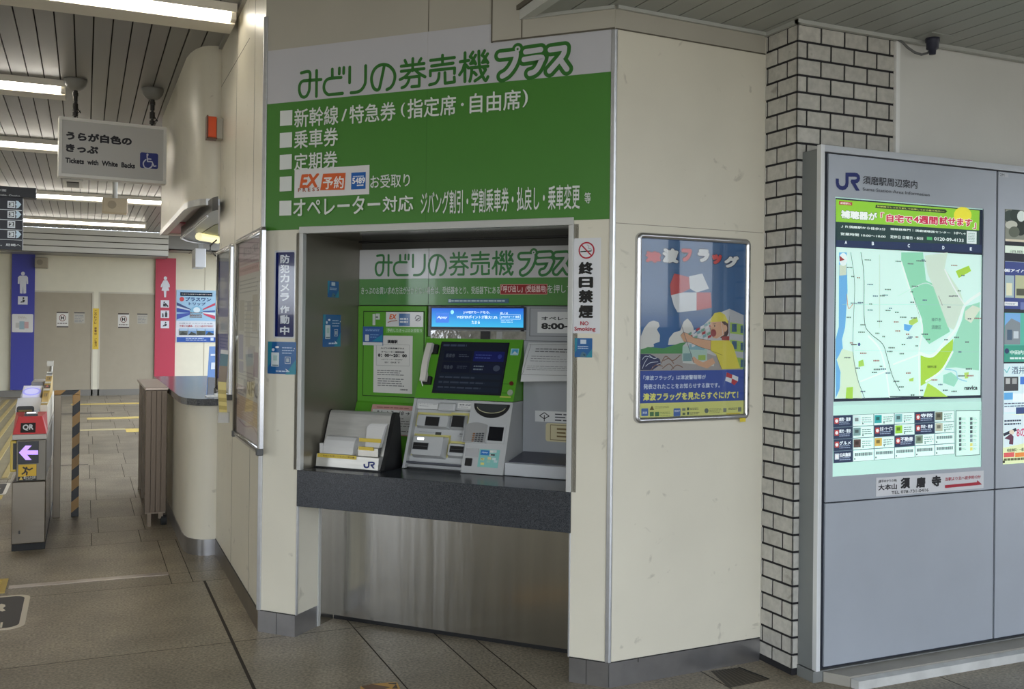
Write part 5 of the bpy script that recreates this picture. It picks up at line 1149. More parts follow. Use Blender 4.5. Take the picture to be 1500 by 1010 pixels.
# stone step along the foot of the board
m = MB(); q = [(2.80, 3.13), (2.86, 3.045), (5.6, 3.02), (5.6, 3.134), (2.80, 3.134)]
m.column(q, 0, .042, 0); struct('trim_13', m, [mat('kerb_stone', (150, 146, 136), .6, var=.1)], bev=.004)
m = MB(); m.column([(2.862, 3.042), (2.866, 3.0), (5.6, 2.975), (5.6, 3.019)], 0, .036, 0); struct('trim_14', m, [mat('kerb_edge', (198, 198, 194), .5, var=.12, scale=12)], bev=.003)
# ---- cable with socket on the porch ceiling above the plaster wall
CB = thing('ceiling_cable', 'grey cable hanging from a dark connector on the porch ceiling above the board', 'cable', (3.5, 3.15, 2.6))
B0 = ground(1366, 55, ZP)
m = MB(); m.lathe((B0.x, B0.y, ZP), [(0, 0), (.030, 0), (.030, -.02), (.026, -.024), (.026, -.05), (.016, -.056), (.014, -.075), (0, -.075)], 16); build('connector', m, [mat('connector', (40, 42, 58), .5)], CB)
fr = Frame((B0.x, B0.y, 0), (1, 0, 0))
pts = [(1366, 68), (1364, 74), (1358, 78), (1350, 80), (1340, 77), (1330, 70), (1322, 62), (1313, 56)]
L = []
for i, (x, y) in enumerate(pts):
    f2 = Frame((0, B0.y+(3.235-B0.y)*i/len(pts)*.95, 0), (1, 0, 0)); u, w = f2.px(x, y); L.append(f2.P(u, w))
m = MB(); m.tube(L, .0055, 8); build('cord', m, [mat('cable_grey', (96, 96, 94), .6)], CB)
m = MB(); m.bx(B0.x-.07, B0.x+.11, B0.y-.06, B0.y+.03, ZP-.004, ZP, 0); build('ceiling_plate', m, [PLANKP], CB)
# ================================================================== THE CONCOURSE ON THE LEFT
TUBE = mat('tube_glow', (255, 250, 240), .4, emit=LAMP)
LB = mat('lamp_body', (226, 220, 206), .45)
def ceiling_light(xe, yb, x0, label):
    """ceiling lamp with a cream bottom tray and the bare tube along its near edge"""
    zb = ZC-.09; t = thing('ceiling_light', label, 'ceiling light', ((x0+xe)/2, yb+.05, zb), 'fluorescent lights on the concourse ceiling')
    m = MB(); sec = [(yb, zb), (yb+.19, zb), (yb+.20, zb+.012), (yb+.20, ZC-.001), (yb-.085, ZC-.001), (yb-.085, ZC-.018), (yb+.02, ZC-.03), (yb, zb+.02)]
    m.prism([Vector((x0, y, z)) for y, z in sec], [Vector((xe, y, z)) for y, z in sec], 0); m.bx(x0, xe, yb-.09, yb-.084, ZC-.048, ZC-.001, 0); build('body', m, [LB], t)
    m = MB(); m.tube([(x0+.02, yb-.045, ZC-.052), (xe-.03, yb-.045, ZC-.052)], .021, 12); build('tube', m, [TUBE], t)
    m = MB(); m.bx(xe-.028, xe-.002, yb-.075, yb-.012, ZC-.085, ZC-.018, 0); build('end_cap', m, [LB], t)
YL = [ground(x, y, ZC-.09).y for x, y in ((328, 34), (98, 140), (84, 221.5), (236, 300.5), (213, 334))]
ceiling_light(.735, YL[0], -3.2, 'nearest and brightest long ceiling light, ending at the ticket office wall')
ceiling_light(-.15, YL[1], -3.6, 'second ceiling light, ending just short of the hanging white sign')
ceiling_light(.12, YL[2], -3.6, 'ceiling light running behind the middle of the hanging white sign')
ceiling_light(.99, YL[3], -3.6, 'ceiling light passing behind the cream speaker box')
ceiling_light(.96, YL[4], -3.6, 'last ceiling light, next to the boarded beam')
# ---- hanging white sign
_f = Frame((0, 7.55, 0), (1, 0, 0)); _p = _f.px(88, 170); _p1 = _f.P(*_p); _p2 = ground(245, 186.5, _p1.z)
HF = Frame((_p1.x, _p1.y, 0), (_p2.x-_p1.x, _p2.y-_p1.y, 0))
c = [HF.px(*p) for p in ((88, 170), (245, 186.5), (243, 270), (84, 257.5))]
hu0, hu1 = (c[0][0]+c[3][0])/2, (c[1][0]+c[2][0])/2; hw1 = (c[0][1]+c[1][1])/2; hw0 = (c[2][1]+c[3][1])/2
HB = thing('hanging_sign', 'white framed hanging sign about tickets with white backs', 'sign', HF.P((hu0+hu1)/2, hw0, .05))
m = MB(); fw_ = .022
for q in ((hu0, hu1, hw1-fw_, hw1), (hu0, hu1, hw0, hw0+fw_), (hu0, hu0+fw_, hw0+fw_, hw1-fw_), (hu1-fw_, hu1, hw0+fw_, hw1-fw_)): m.box(HF, *q, 0, .10, 0)
build('frame', m, [mat('sign_frame', (232, 230, 224), .35, emit=0.0)], HB, bev=.002)
m = MB(); m.box(HF, hu0+.02, hu1-.02, hw0+.02, hw1-.02, .008, .09, 0); fc = build('face', m, [mat('sign_face', (196, 194, 190), .35)], HB)
A = Art(HF, off=-.0078, step=.0003); KK = (34, 32, 40)
def zw(x, y): return 80+x*.12876, 160+y*.12876
A.text('うらが白色の', *zw(132, 245), *zw(880, 417), KK, .055); A.text('きっぷ', *zw(128, 388), *zw(498, 514), KK, .055); A.text('Tickets  with  White  Backs', *zw(122, 547), *zw(916, 676), KK, .045)
u0, u1, w0, w1 = A.uw(*zw(974, 487), *zw(1178, 684)); A.up(); A.raw(rrect(u0, u1, w0, w1, .014), (50, 58, 130)); X = lambda x, y: (974+x*2.04, 484+y*2.02); WL = (206, 208, 222)
A.ell(*zw(*X(41, 17)), 1.5, 2.0, WL)
for q, sm in (([(39, 26), (42, 55), (66, 56), (78, 82), (88, 80)], 0), ([(42, 40), (60, 42)], 0), ([(32, 44), (18, 62), (24, 86), (46, 94), (64, 84), (68, 72)], 1)): A.stroke([zw(*X(*p)) for p in q], .0085, WL, bool(sm))
A.build('lettering', fc)
for k, (px_, py_, cx_) in enumerate(((110, 170, 111.5), (223, 184, 223.5))):
    _q = HF.at(.05); _u = _q.px(px_, py_)[0]; u = _q.P(_u, 0).x; yy = _q.P(_u, 0).y
    m = MB(); m.lathe((u, yy, ZC), [(0, 0), (.078, 0), (.078, -.012), (.072, -.04), (.052, -.066), (.03, -.08), (0, -.082)], 20); cn = build('canopy', m, [mat('canopy_grey', (128, 126, 120), .5)], HB)
    m = MB(); m.tube([(u, yy, ZC-.08), (u, yy, ZC-.16)], .016, 10); m.tube([(u, yy, ZC-.16), (u, yy, hw1)], .010, 8)
    for z in (ZC-.12, ZC-.20, hw1+.02, hw1+.06): m.tube([(u, yy, z), (u, yy, z+.025)], .020, 8)
    build('hanger', m, [mat('hanger_dark', (58, 56, 54), .45, .5)], HB)
    m = MB(); m.tube([(u+.012, yy, ZC-.20), (u+.036, yy-.01, ZC-.24), (u+.034, yy-.01, hw1+.06), (u+.006, yy, hw1+.03)], .003, 6); build('wire', m, [BLACK], HB)
# ---- train direction board
DF = Frame((0, 9.0, 0), (1, 0, 0))
DB = thing('direction_board', 'dark train direction board with platform numbers, cut by the picture edge', 'sign', (-1.0, 9.1, 2.03))
h = DF.px(53, 272)[0]; ht = DF.px(30, 275)[1]; hb = DF.px(53, 291)[1]; b1 = DF.px(33, 330)[0]; bb = DF.px(20, 366)[1]
m = MB(); m.box(DF, -1.7, h, hb, ht, -.03, .12, 0); build('header', m, [mat('board_dark', (34, 36, 44), .4)], DB)
m = MB(); m.box(DF, -1.7, b1, bb, hb, 0, .10, 0); bd = build('panel', m, [mat('board_navy', (24, 28, 44), .4)], DB)
A = Art(DF, off=.0308, step=.0003); WD = (206, 212, 216)
def zd(x, y): return x*.16835, 230+y*.16835
A.text('方面', *zd(-30, 280), *zd(58, 306), WD, .02); A.text('Amagasaki, Ōsaka', *zd(-118, 318), *zd(178, 352), WD, .02); A.build('header_lettering', DB)
A = Art(DF, off=.0008, step=.0003, emit=.25)
for t, y, ar in (('3', 415, 1), ('3', 502, 1), ('2', 588, 0), ('3', 675, 1)):
    A.frame(*zd(66, y-32), *zd(132, y+32), WD, .009); A.text(t, *zd(80, y-19), *zd(118, y+19), WD, .05)
    if ar: A.poly([zd(138, y-34), zd(160, y-30), zd(186, y), zd(160, y+30), zd(138, y+34), zd(144, y+12), zd(134, y), zd(144, y-12)], (190, 212, 226))
    A.rect(*zd(-20, y+44), *zd(190, y+49), WD)
A.text('す。尼崎へ', *zd(-40, 750), *zd(182, 782), WD, .02); A.build('lettering', bd)
# ---- speakers, sensor and small boxes
def box_speaker(F, q, dep, label, pole=None, body=(206, 190, 162)):
    a = F.px(q[0], q[1]); b = F.px(q[2], q[3]); u0, u1, w0, w1 = a[0], b[0], b[1], a[1]
    t = thing('speaker', label, 'speaker', F.P((u0+u1)/2, w0, dep/2))
    m = MB(); m.box(F, u0, u1, w0, w1, 0, dep, 0); bo = build('cabinet', m, [mat('speaker_cream', body, .5)], t, bev=.012)
    cu, cw, r = u0+(u1-u0)*.38, w0+(w1-w0)*.54, (w1-w0)*.27
    m = MB(); m.ext(F, [(cu+r*math.cos(i*math.pi/12), cw+r*math.sin(i*math.pi/12)) for i in range(24)], -.004, .002); build('grille', m, [mat('grille_tan', tuple(int(v*.84) for v in body), .6)], bo)
    if pole:
        m = MB(); m.tube([F.P((u0+u1)/2+.0, w1, dep/2), F.P((u0+u1)/2, pole, dep/2)], .028, 10); build('pole', m, [WHITE], t)
box_speaker(Frame((0, 11.5, 0), (1, 0, 0)), (150, 289, 187, 313), .16, 'cream box speaker hanging on a white pole below the ceiling', ZC)
box_speaker(FW.at(-.225), (51, 377, 70, 393), .224, 'dim beige speaker box at the top of the blue restroom column', None, (150, 140, 120))
s_ = ground(107, 268, ZC); m = MB(); m.bx(s_.x-.11, s_.x+.11, s_.y-.35, s_.y+.35, ZC-.02, ZC-.001, 0)
o = build('ceiling_sensor', m, [mat('sensor_white', (206, 204, 198), .5)], None, 'small square ceiling sensor below the hanging white sign', 'sensor')
m = MB(); m.bx(s_.x-.07, s_.x+.07, s_.y-.24, s_.y+.24, ZC-.03, ZC-.019, 0); build('lens', m, [BLACK], o)
WF = Frame((0, 17.0, 0), (1, 0, 0)); a = WF.px(286, 364); b = WF.px(301.5, 392)
t = thing('junction_box', 'white box hanging from the ceiling above the blue poster', 'box', WF.P((a[0]+b[0])/2, b[1], .2))
m = MB(); m.box(WF, a[0], b[0], b[1], a[1], 0, .55, 0); build('body', m, [mat('box_white', (214, 216, 220), .4)], t, bev=.01)
m = MB(); m.box(WF, a[0]+.06, a[0]+.14, a[1], ZC, .1, .18, 0); build('bracket', m, [mat('bracket_grey', (150, 150, 148), .5)], t)
# ---- ticket office service counter and the hood above it
BASE = [(.766, 6.285), (.725, 6.283), (.685, 6.297), (.645, 6.33), (.612, 6.39), (.597, 6.47), (.592, 6.56), (.588, 8.9), (2.2, 8.9), (2.2, 6.285)]
TOPP = [(.766, 6.243), (.70, 6.243), (.64, 6.275), (.59, 6.36), (.566, 6.47), (.560, 6.6), (.556, 9.0), (2.2, 9.0), (2.2, 6.243)]
SCN = thing('service_counter', 'curved cream ticket office counter with dark granite top', 'counter', (.9, 7.4, 0))
m = MB(); m.column(BASE, .10, .935, 0, True); build('base', m, [CREAM], SCN)
m = MB(); m.column([(x-.004 if x < 2 else x, y-.003 if y < 8 else y) for x, y in BASE], 0, .10, 0, True); build('kick_plate', m, [SKL], SCN)
GT = mat('counter_granite', (66, 68, 72), .14); speckle(GT, (52, 54, 58), (92, 94, 98), 300)
m = MB(); m.column(TOPP, .936, .978, 0); build('top', m, [GT], SCN, bev=.006)
HOOD = [(.768, 6.285), (.73, 6.287), (.69, 6.303), (.655, 6.338), (.622, 6.42), (.600, 6.53), (.588, 6.66), (.580, 8.72), (2.2, 8.72), (2.2, 6.285)]
def curve_wall(plan, z0, z1, thick=None): 
    m = MB(); m.column(plan, z0, z1, 0); return m
m = MB()
n_ = len(HOOD); inner = [(x+.05, y+.05) if i < 7 else (x+.05, y) for i, (x, y) in enumerate(HOOD[:8])]
outer = HOOD[:8]
m.column(outer+inner[:8][::-1], 2.19, ZC, 0, True)
m.bx(.58, 2.2, 8.67, 8.72, 2.19, ZC, 0)
struct('wall_hood', m, [CREAM])
m = MB()
for i in range(7):
    p, q = outer[i], outer[i+1]; k = lambda v: (v[0]-.006, v[1]-.005)
    m.prism([Vector((*v, 2.225)) for v in (k(p), k(q), q, p)], [Vector((*v, 2.185)) for v in (k(p), k(q), q, p)], 0)
struct('trim_15', m, [ALU])
m = MB(); UND = mat('hood_underside', (206, 190, 182), .35); UNR = mat('hood_red', (170, 62, 74), .4)
m.column([(x, y) for x, y in inner[:8]]+[(2.2, 8.7), (2.2, 6.34)], 2.215, 2.22, 0); m.bx(.60, .80, 7.75, 8.67, 2.205, 2.214, 1)
struct('ceiling_hood', m, [UND, UNR])
duct_px = [(319.6, 307.5), (311, 309.5), (304, 314), (294, 322), (284, 331.5), (274, 340), (265, 347), (274, 351), (286, 353.5), (302, 355), (319.6, 355.5)]
dp = [ground(x, y, 2.13) for x, y in duct_px]
m = MB(); m.column([(p.x, p.y) for p in dp], 2.13, 2.212, 0)
t = build('hood_duct', m, [mat('duct_black', (30, 30, 32), .3)], None, 'black pointed light housing under the hood over the service counter', 'lamp')
ip = [ground(x, y, 2.126) for x, y in ((290, 345.5), (302, 338), (313, 331), (319.4, 329), (319.4, 350))]
m = MB(); m.column([(p.x, p.y) for p in ip], 2.126, 2.132, 0); build('inner_panel', m, [mat('lamp_inner', (176, 172, 120), .5)], t)
m = MB(); m.tube([p-Vector((0, 0, .012)) for p in dp[2:7]], .007, 6); m.tube([p-Vector((0, 0, .012)) for p in dp[6:]], .007, 6); build('rim', m, [ALU], t)
m = MB(); m.tube([ground(291, 346.5, 2.10), ground(319, 351.5, 2.10)], .03, 8); build('tube', m, [mat('warm_tube', (236, 228, 180), .4, emit=.9)], t)
m = MB(); m.tube([LW.P(*LW.px(318, 352), -.004), LW.P(*LW.px(312.8, 360), -.02), LW.P(*LW.px(312.5, 368), -.02), LW.P(*LW.px(317, 375), -.004)], .005, 6); build('power_cable', m, [BLACK], t)
# ---- things on the side wall
a = LW.px(331, 204); b = LW.px(325, 174)
yo = LW.P(*LW.px(326, 190)).y; zo1, zo0 = LW.px(326, 174)[1], LW.px(326, 205)[1]
t = thing('alarm_lamp', 'orange alarm lamp on a cream bracket on the ticket office wall', 'lamp', (.72, yo, zo0))
m = MB(); m.bx(.728, .765, yo-.035, yo+.03, zo0+.0, zo1-.006, 0); build('bracket', m, [CREAMD], t, bev=.003)
m = MB(); m.bx(.672, .727, yo-.04, yo+.03, zo0+.004, zo1, 0); build('lens', m, [mat('orange_lens', (226, 84, 30), .3)], t, bev=.006)
m = MB(); m.bx(.668, .676, yo-.045, yo+.035, zo0, zo1+.004, 0); m.bx(.668, .73, yo-.045, yo+.035, zo0-.004, zo0+.004, 0); build('guard', m, [mat('guard_brown', (110, 60, 40), .4)], t)
FRS = mat('frame_silver', (200, 200, 202), .22, .95)
def wall_frame(q, label, paint):
    (x0, y0), (x1, y1), (x2, y2), (x3, y3) = q      # near top, far top, far bottom, near bottom
    pts = [LW.at(-.02).px(*p) for p in q]
    u1 = (pts[0][0]+pts[3][0])/2; u0 = (pts[1][0]+pts[2][0])/2; w1 = (pts[0][1]+pts[1][1])/2; w0 = (pts[2][1]+pts[3][1])/2
    t = thing('notice_board', label, 'notice board', LW.P((u0+u1)/2, w0), 'silver notice frames on the ticket office wall')
    build('frame', rail(LW, u0, u1, w0, w1, .02, .032, .026), [FRS], t)
    for cu in (u0+.014, u1-.014):
        m = MB(); m.box(LW, cu-.018, cu+.018, w0-.002, w0+.03, -.03, 0, 0); build('corner_cap', m, [mat('cap_grey', (84, 84, 82), .5)], t, bev=.003)
    m = MB(); m.box(LW, u0+.02, u1-.02, w0+.02, w1-.02, -.006, 0, 0); b_ = build('board', m, [mat('notice_back', (222, 217, 214), .5)], t)
    A = Art(LW, off=.0062, step=.00008, M=lambda x, y: (u0+.03+(u1-u0-.06)*x, w1-.03-(w1-w0-.06)*y)); A._mi = A.mi; A.mi = (lambda c, f=A.mi: f(tuple(int(v+(240-v)*.28) for v in c)) if isinstance(c, tuple) else f(c)); paint(A); A.build('print', b_)  # print paled: haze of the cover sheet put into its colours
    m = MB(); m.box(LW, u0+.02, u1-.02, w0+.02, w1-.02, -.0185, -.0165, 0); build('cover_sheet', m, [ACR2], t, label='clear cover sheet')
    return u0, u1, w0, w1
GY = (120, 114, 120); PK = (196, 160, 172)
def paint1(A):
    A.rect(0, 0, 1, .12, PK); A.text('駅からのご案内', .2, .03, .8, .075, (110, 80, 96), .03); A.rect(0, .125, 1, .17, (206, 140, 150)); A.lines(.05, .13, .9, .16, 1, (150, 70, 80), .5, .2, 8); A.lines(.05, .085, .9, .12, 2, (150, 110, 124), .4, .2, 6)
    A.lines(.05, .19, .95, .27, 4, GY, .3, .3, 8)
    for x, y, w, h_, c in ((.06, .30, .22, .16, (170, 160, 150)), (.40, .31, .18, .10, (150, 140, 150)), (.62, .28, .2, .18, (176, 160, 146)), (.05, .48, .2, .13, (124, 116, 176)), (.45, .53, .3, .06, (160, 150, 160)), (.07, .62, .2, .06, (130, 120, 170)), (.7, .56, .24, .12, (120, 70, 110)), (.35, .36, .2, .18, (182, 172, 160))): A.rect(x, y, x+w, y+h_, c)
    A.lines(.3, .30, .95, .5, 9, GY, .25, .5, 5); A.lines(.05, .66, .95, .72, 3, (150, 140, 150), .3, .3, 6); A.text('INFO', .3, .71, .95, .78, (90, 80, 90), .02); A.lines(.05, .74, .3, .80, 3, (130, 120, 150), .3, .2, 3)
    A.rect(.0, .80, 1, .92, (186, 140, 104)); A.lines(.0, .80, 1, .92, 9, (206, 164, 128), .5, .02, 2); A.rect(0, .92, 1, 1, (206, 186, 192)); A.stroke([(.1, .93), (.4, .945), (.7, .925), (.95, .96)], .008, (150, 110, 140), True)
wall_frame(((383.5, 331), (345, 352), (342.5, 639), (379, 668)), 'wide silver notice frame with pinkish sheet, nearest the wall corner', paint1)
def paint2(A):
    A.rect(0, 0, 1, .14, (186, 188, 190)); A.rect(0, .14, 1, 1, (190, 186, 180))
    for x, y, w, h_, c in ((.2, .30, .6, .12, (206, 202, 200)), (.15, .50, .6, .06, (150, 146, 160)), (.2, .62, .5, .10, (206, 202, 200)), (.15, .78, .6, .1, (170, 166, 180))): A.rect(x, y, x+w, y+h_, c)
    A.lines(.1, .56, .9, .7, 6, GY, .3, .4, 4)
f2 = wall_frame(((336.5, 357), (317.5, 368), (316, 577), (336.5, 586)), 'narrow silver notice frame at the edge of the service counter', paint2)
# folded yellow leaflet in a clear clip, and the brochure on the counter
t = thing('leaflet', 'yellow leaflet hanging curled in front of the narrow notice frame', 'leaflet', (.70, 5.6, .98))
LFr = Frame((0, 5.58, 0), (1, -.35, 0)); u0, w1 = LFr.px(323.5, 512.5); u1 = LFr.px(334.5, 515)[0]; w0 = LFr.px(328, 606)[1]
m = MB(); N_ = 16; vs = []
for i in range(N_+1):
    tt = i/N_; w = w1-(w1-w0)*tt; sh = -.018*tt+.026*max(0, tt-.55)**1.0; v = -.012*math.sin(tt*3.2)+.03*max(0, tt-.7)
    vs += [LFr.P(u0+sh, w, v), LFr.P(u1+sh*.8, w-.004, v+.006)]
mats_ = [mat('leaflet_photo', (132, 112, 86), .4), mat('leaflet_yellow', (222, 204, 128), .5), mat('leaflet_teal', (74, 112, 118), .4), mat('leaflet_white', (214, 212, 204), .5), mat('leaflet_text', (186, 166, 96), .5)]
BAND = [3, 2, 2, 2, 0, 0, 0, 0, 1, 1, 4, 1, 4, 1, 4, 1]
for i in range(N_): m.add([vs[2*i], vs[2*i+1], vs[2*i+3], vs[2*i+2]], [(0, 1, 2, 3)], BAND[i], True)
m.add([p+LFr.N*.0015 for p in vs], [(2*i+2, 2*i+3, 2*i+1, 2*i) for i in range(N_)], 1, True)
lf = build('sheet', m, mats_, t)
m = MB(); m.box(LFr, u0-.01, u1+.005, w0-.05, w0+.006, .0, .03, 0); build('holder', m, [mat('clear_holder', (200, 200, 200), .2, alpha=.4)], t)
BF = Frame((0, 6.62, 0), (1, 0, 0)); a = BF.px(307.5, 508); b = BF.px(313.8, 512); c_ = BF.px(302, 563.5)
m = MB(); tl = .03; wtop = a[1]; m.add([Vector((c_[0]-.0, 6.60, .98)), Vector((c_[0]+.075, 6.66, .98)), Vector((a[0]+.08, 6.72, wtop)), Vector((a[0], 6.66, wtop))], [(0, 1, 2, 3)], 0)
q = m.v[:4]; sc_ = Vector((.004, .006, 0)); m.add([p+sc_ for p in q], [(3, 2, 1, 0)], 0); 
o = build('brochure', m, [mat('brochure_blue', (52, 110, 176), .35)], None, 'blue brochure standing on the dark service counter', 'brochure')
m = MB(); e = Vector((-.003, -.005, 0)); bi = lambda s_, t_: q[0].lerp(q[1], s_).lerp(q[3].lerp(q[2], s_), t_)+e
m.add([bi(.1, .0), bi(.9, .0), bi(.85, .34), bi(.1, .36)], [(0, 1, 2, 3)], 0); m.add([bi(.3, .52), bi(.75, .52), bi(.75, .66), bi(.3, .66)], [(0, 1, 2, 3)], 1); m.add([bi(.35, .28), bi(.45, .28), bi(.45, .31), bi(.35, .31)], [(0, 1, 2, 3)], 1); m.add([bi(.2, .8), bi(.9, .8), bi(.9, .84), bi(.2, .84)], [(0, 1, 2, 3)], 1)
build('print', m, [mat('phone_dark', (30, 32, 40), .3), mat('brochure_white', (200, 210, 224), .4)], o)
c1_ = ground(302, 580, .979)+Vector((.03, -.06, 0)); m = MB(); m.bx(c1_.x-.04, c1_.x+.13, c1_.y-.05, c1_.y+.03, .9785, .984, 0); o = build('pen_tray', m, [WHITE], None, 'small white tray lying on the dark service counter', 'tray')
m = MB(); m.lathe((c1_.x+.03, c1_.y, .984), [(0, 0), (.02, 0), (.016, .02), (0, .024)], 12); build('knob', m, [WHITE], o)
# ---- ticket gate
TG = thing('ticket_gate', 'grey automatic ticket gate with red QR head and purple arrow', 'ticket gate', (-.31, 7.5, 0))
GX0, GX1, GY0 = -.405, -.212, 6.82
GF = Frame((0, GY0, 0), (1, 0, 0))
GB = mat('gate_grey', (106, 100, 89), .38, .4)
m = MB(); m.bx(GX0+.002, GX1-.002, GY0+.012, 8.6, 0, .042, 0); build('plinth', m, [RUBBER], TG)
m = MB(); m.bx(GX0, GX1, GY0, 8.6, .043, .437, 0); build('lower_body', m, [mat('gate_steel', (122, 114, 102), .22, .9, var=.05, stretch=(1, 1, 14))], TG, bev=.006)
m = MB(); m.bx(GX0+.022, GX1, GY0-.004, 8.55, .438, .70, 0); ub_ = build('upper_body', m, [GB], TG, bev=.006)
m = MB(); m.bx(GX0-.012, GX0+.006, GY0+.02, GY0+.75, .50, .695, 0); m.bx(GX0-.012, GX0+.022, GY0+.0, GY0+.02, .50, .695, 0); build('side_bumper', m, [mat('bumper_yellow', (198, 170, 70), .4)], TG, bev=.006, label='yellow side bumper')
m = MB(); m.bx(GX0+.004, GX0+.022, GY0-.002, GY0+.03, .515, .68, 0); build('bumper_gap', m, [BLACK], TG)
m = MB(); m.bx(GX0-.002, GX1+.002, GY0-.006, 8.55, .70, .735, 0); build('deck_edge', m, [mat('deck_grey', (150, 144, 134), .35, .4)], TG, bev=.003)
hx0, hx1 = GX0, GX1
m = MB(); lo = [(hx0, GY0-.008), (hx1, GY0-.008), (hx1, 7.02), (hx0, 7.02)]; hi = [(hx0+.028, GY0+.07), (hx1-.028, GY0+.07), (hx1-.006, 7.02), (hx0+.006, 7.02)]
m.prism([Vector((x, y, .84 if i < 2 else .858)) for i, (x, y) in enumerate(hi)], [Vector((x, y, .736)) for x, y in lo], 0); hd_ = build('red_head', m, [mat('head_red', (196, 62, 66), .35)], TG, bev=.004, label='red QR reader head')
QF = Frame((0, GY0-.008, .736), (1, 0, 0), (0, .078, .104))
A = Art(QF, off=.0012, step=.0003); cx = (hx0+hx1)/2
A.M = lambda x, y: (x, y); u0_ = QF.px(30, 630)[0]; u1_ = QF.px(52, 630)[0]; 
A.rect(u0_, .010, u1_, .082, (34, 28, 28)); A.text('QR', u0_+.012, .024, u1_-.012, .070, (206, 206, 206), .03); A.build('lettering', hd_)
m = MB(); hw_ = [(cx-.035, GY0+.075), (cx+.04, GY0+.075), (cx+.04, 6.97), (cx-.035, 6.97)]; m.prism([Vector((x, y, .856+.08*(y-GY0-.075))) for x, y in hw_], [Vector((x, y, .84)) for x, y in hw_], 0); rd = build('reader_window', m, [mat('window_black', (24, 24, 28), .2)], hd_)
m = MB(); hw_ = [(cx-.025, GY0+.085), (cx+.03, GY0+.085), (cx+.03, 6.955), (cx-.025, 6.955)]; m.add([Vector((x, y, .8575+.08*(y-GY0-.075))) for x, y in hw_], [(0, 1, 2, 3)], 0); build('glow', m, [mat('reader_glow', (236, 236, 240), .3, emit=.9)], rd)
G0 = Frame((0, GY0-.004, 0), (1, 0, 0))
a = G0.px(26.5, 647.5); b = G0.px(56.5, 679)
m = MB(); m.box(G0, a[0], b[0], b[1], a[1], -.003, .002, 0); ar = build('arrow_display', m, [mat('display_black', (18, 16, 26), .2)], ub_, bev=.001)
def zy(x, y): return x*.15842, 520+y*.15842
A = Art(G0, off=.0035, emit=1.1); PU = (176, 140, 240)
A.poly([zy(176, 905), zy(236, 840), zy(294, 840), zy(250, 884), zy(352, 884), zy(352, 924), zy(250, 924), zy(292, 972), zy(236, 972)], PU); A.build('arrow', ar)
def zv(x, y): return x*.15842, 670+y*.15842
A = Art(G0, off=.0006); A.rect(*zv(168, 70), *zv(338, 216), (30, 26, 22)); A.rect(*zv(170, 72), *zv(336, 174), (206, 166, 40))
A.ell(*zv(246, 98), 1.3, 1.4, (30, 24, 20))
for q in (([(240, 106), (232, 130), (250, 142), (246, 164)]), ([(238, 128), (222, 146), (206, 156)]), ([(226, 102), (252, 110), (272, 118), (298, 104)]), ([(226, 104), (216, 96)])): A.stroke([zv(*p) for p in q], .009, (30, 24, 20))
A.poly([zv(176, 212), zv(195, 180), zv(214, 212)], (206, 180, 90)); A.text('駆け込み注意', *zv(220, 178), *zv(330, 198), (190, 186, 176), .02); A.lines(*zv(236, 202), *zv(310, 212), 1, (150, 148, 140), .5, .1, 3); A.build('warning_label', ub_, label='yellow warning label with running figure')
A = Art(GF, off=.0006); A.text('1', *zv(170, 682), *zv(186, 712), (40, 36, 34), .03); A.build('number', TG)
# card readers along the deck
SILW = mat('reader_white', (222, 222, 226), .3)
m = MB(); m.bx(GX0+.0, GX1-.05, 7.06, 7.30, .736, .83, 0); m.prism([Vector((x, y, z)) for x, y, z in ((GX0, 7.06, .865), (GX1-.05, 7.06, .865), (GX1-.05, 7.30, .93), (GX0, 7.30, .93))], [Vector((x, y, .83)) for x, y in ((GX0, 7.06), (GX1-.05, 7.06), (GX1-.05, 7.30), (GX0, 7.30))], 0); dsp = build('display_unit', m, [SILW], TG, bev=.01)
R0 = Frame((0, 7.06, .80), (1, 0, 0), (0, .05, .10)); 
TF_ = Frame((0, 7.058, 0), (1, 0, 0)); a = TF_.px(24.5, 595.5); b = TF_.px(50, 605)
m = MB(); m.ext(TF_, rrect(a[0], b[0], b[1], a[1], .015), -.004, .002); build('display', m, [BLACK], dsp); 
A = Art(TF_, off=.0045); A.rect(27, 601, 47, 604.5, (120, 100, 40)); A.build('display_glow', dsp)
m = MB(); m.prism([Vector((x, y, z)) for x, y, z in ((GX0+.012, 7.34, .925), (GX1-.06, 7.34, .925), (GX1-.06, 7.75, .985), (GX0+.012, 7.75, .985))], [Vector((x, y, .83)) for x, y in ((GX0+.012, 7.34), (GX1-.06, 7.34), (GX1-.06, 7.75), (GX0+.012, 7.75))], 0); ic = build('card_reader', m, [SILW], TG, bev=.006)
RF = Frame((0, 7.34, .925), (1, 0, 0), (0, .41, .06)); 
m = MB(); m.ext(RF, rrect(GX0+.022, GX1-.07, .02, .39, .02), -.002, .001); m_ = build('touch_pad', m, [mat('pad_lilac', (196, 196, 226), .3, emit=.35)], ic)
A = Art(RF, off=.003, step=.0004, emit=.55, M=lambda x, y: (x, y)); cx_ = (GX0+GX1-.048)/2
for r, c in ((.058, (150, 150, 226)), (.045, (190, 190, 240))): A.up(); A.raw([(cx_+r*math.cos(i*math.pi/14), .2+r*2.2*math.sin(i*math.pi/14)) for i in range(28)], c)
A.build('ring', ic)
m = MB(); m.bx(GX0+.04, GX1-.05, 7.9, 8.4, .736, .97, 0); m.bx(GX0+.05, GX1-.06, 7.95, 8.35, .97, 1.0, 1); build('far_reader', m, [SILW, mat('reader_grey', (150, 150, 154), .3)], TG, bev=.008)
m = MB(); m.bx(GX1-.048, GX1-.004, 7.03, 8.5, .736, .90, 0); build('side_rail', m, [mat('rail_white', (214, 206, 186), .4)], TG, bev=.004)
SRF = Frame((0, 7.028, 0), (1, 0, 0))
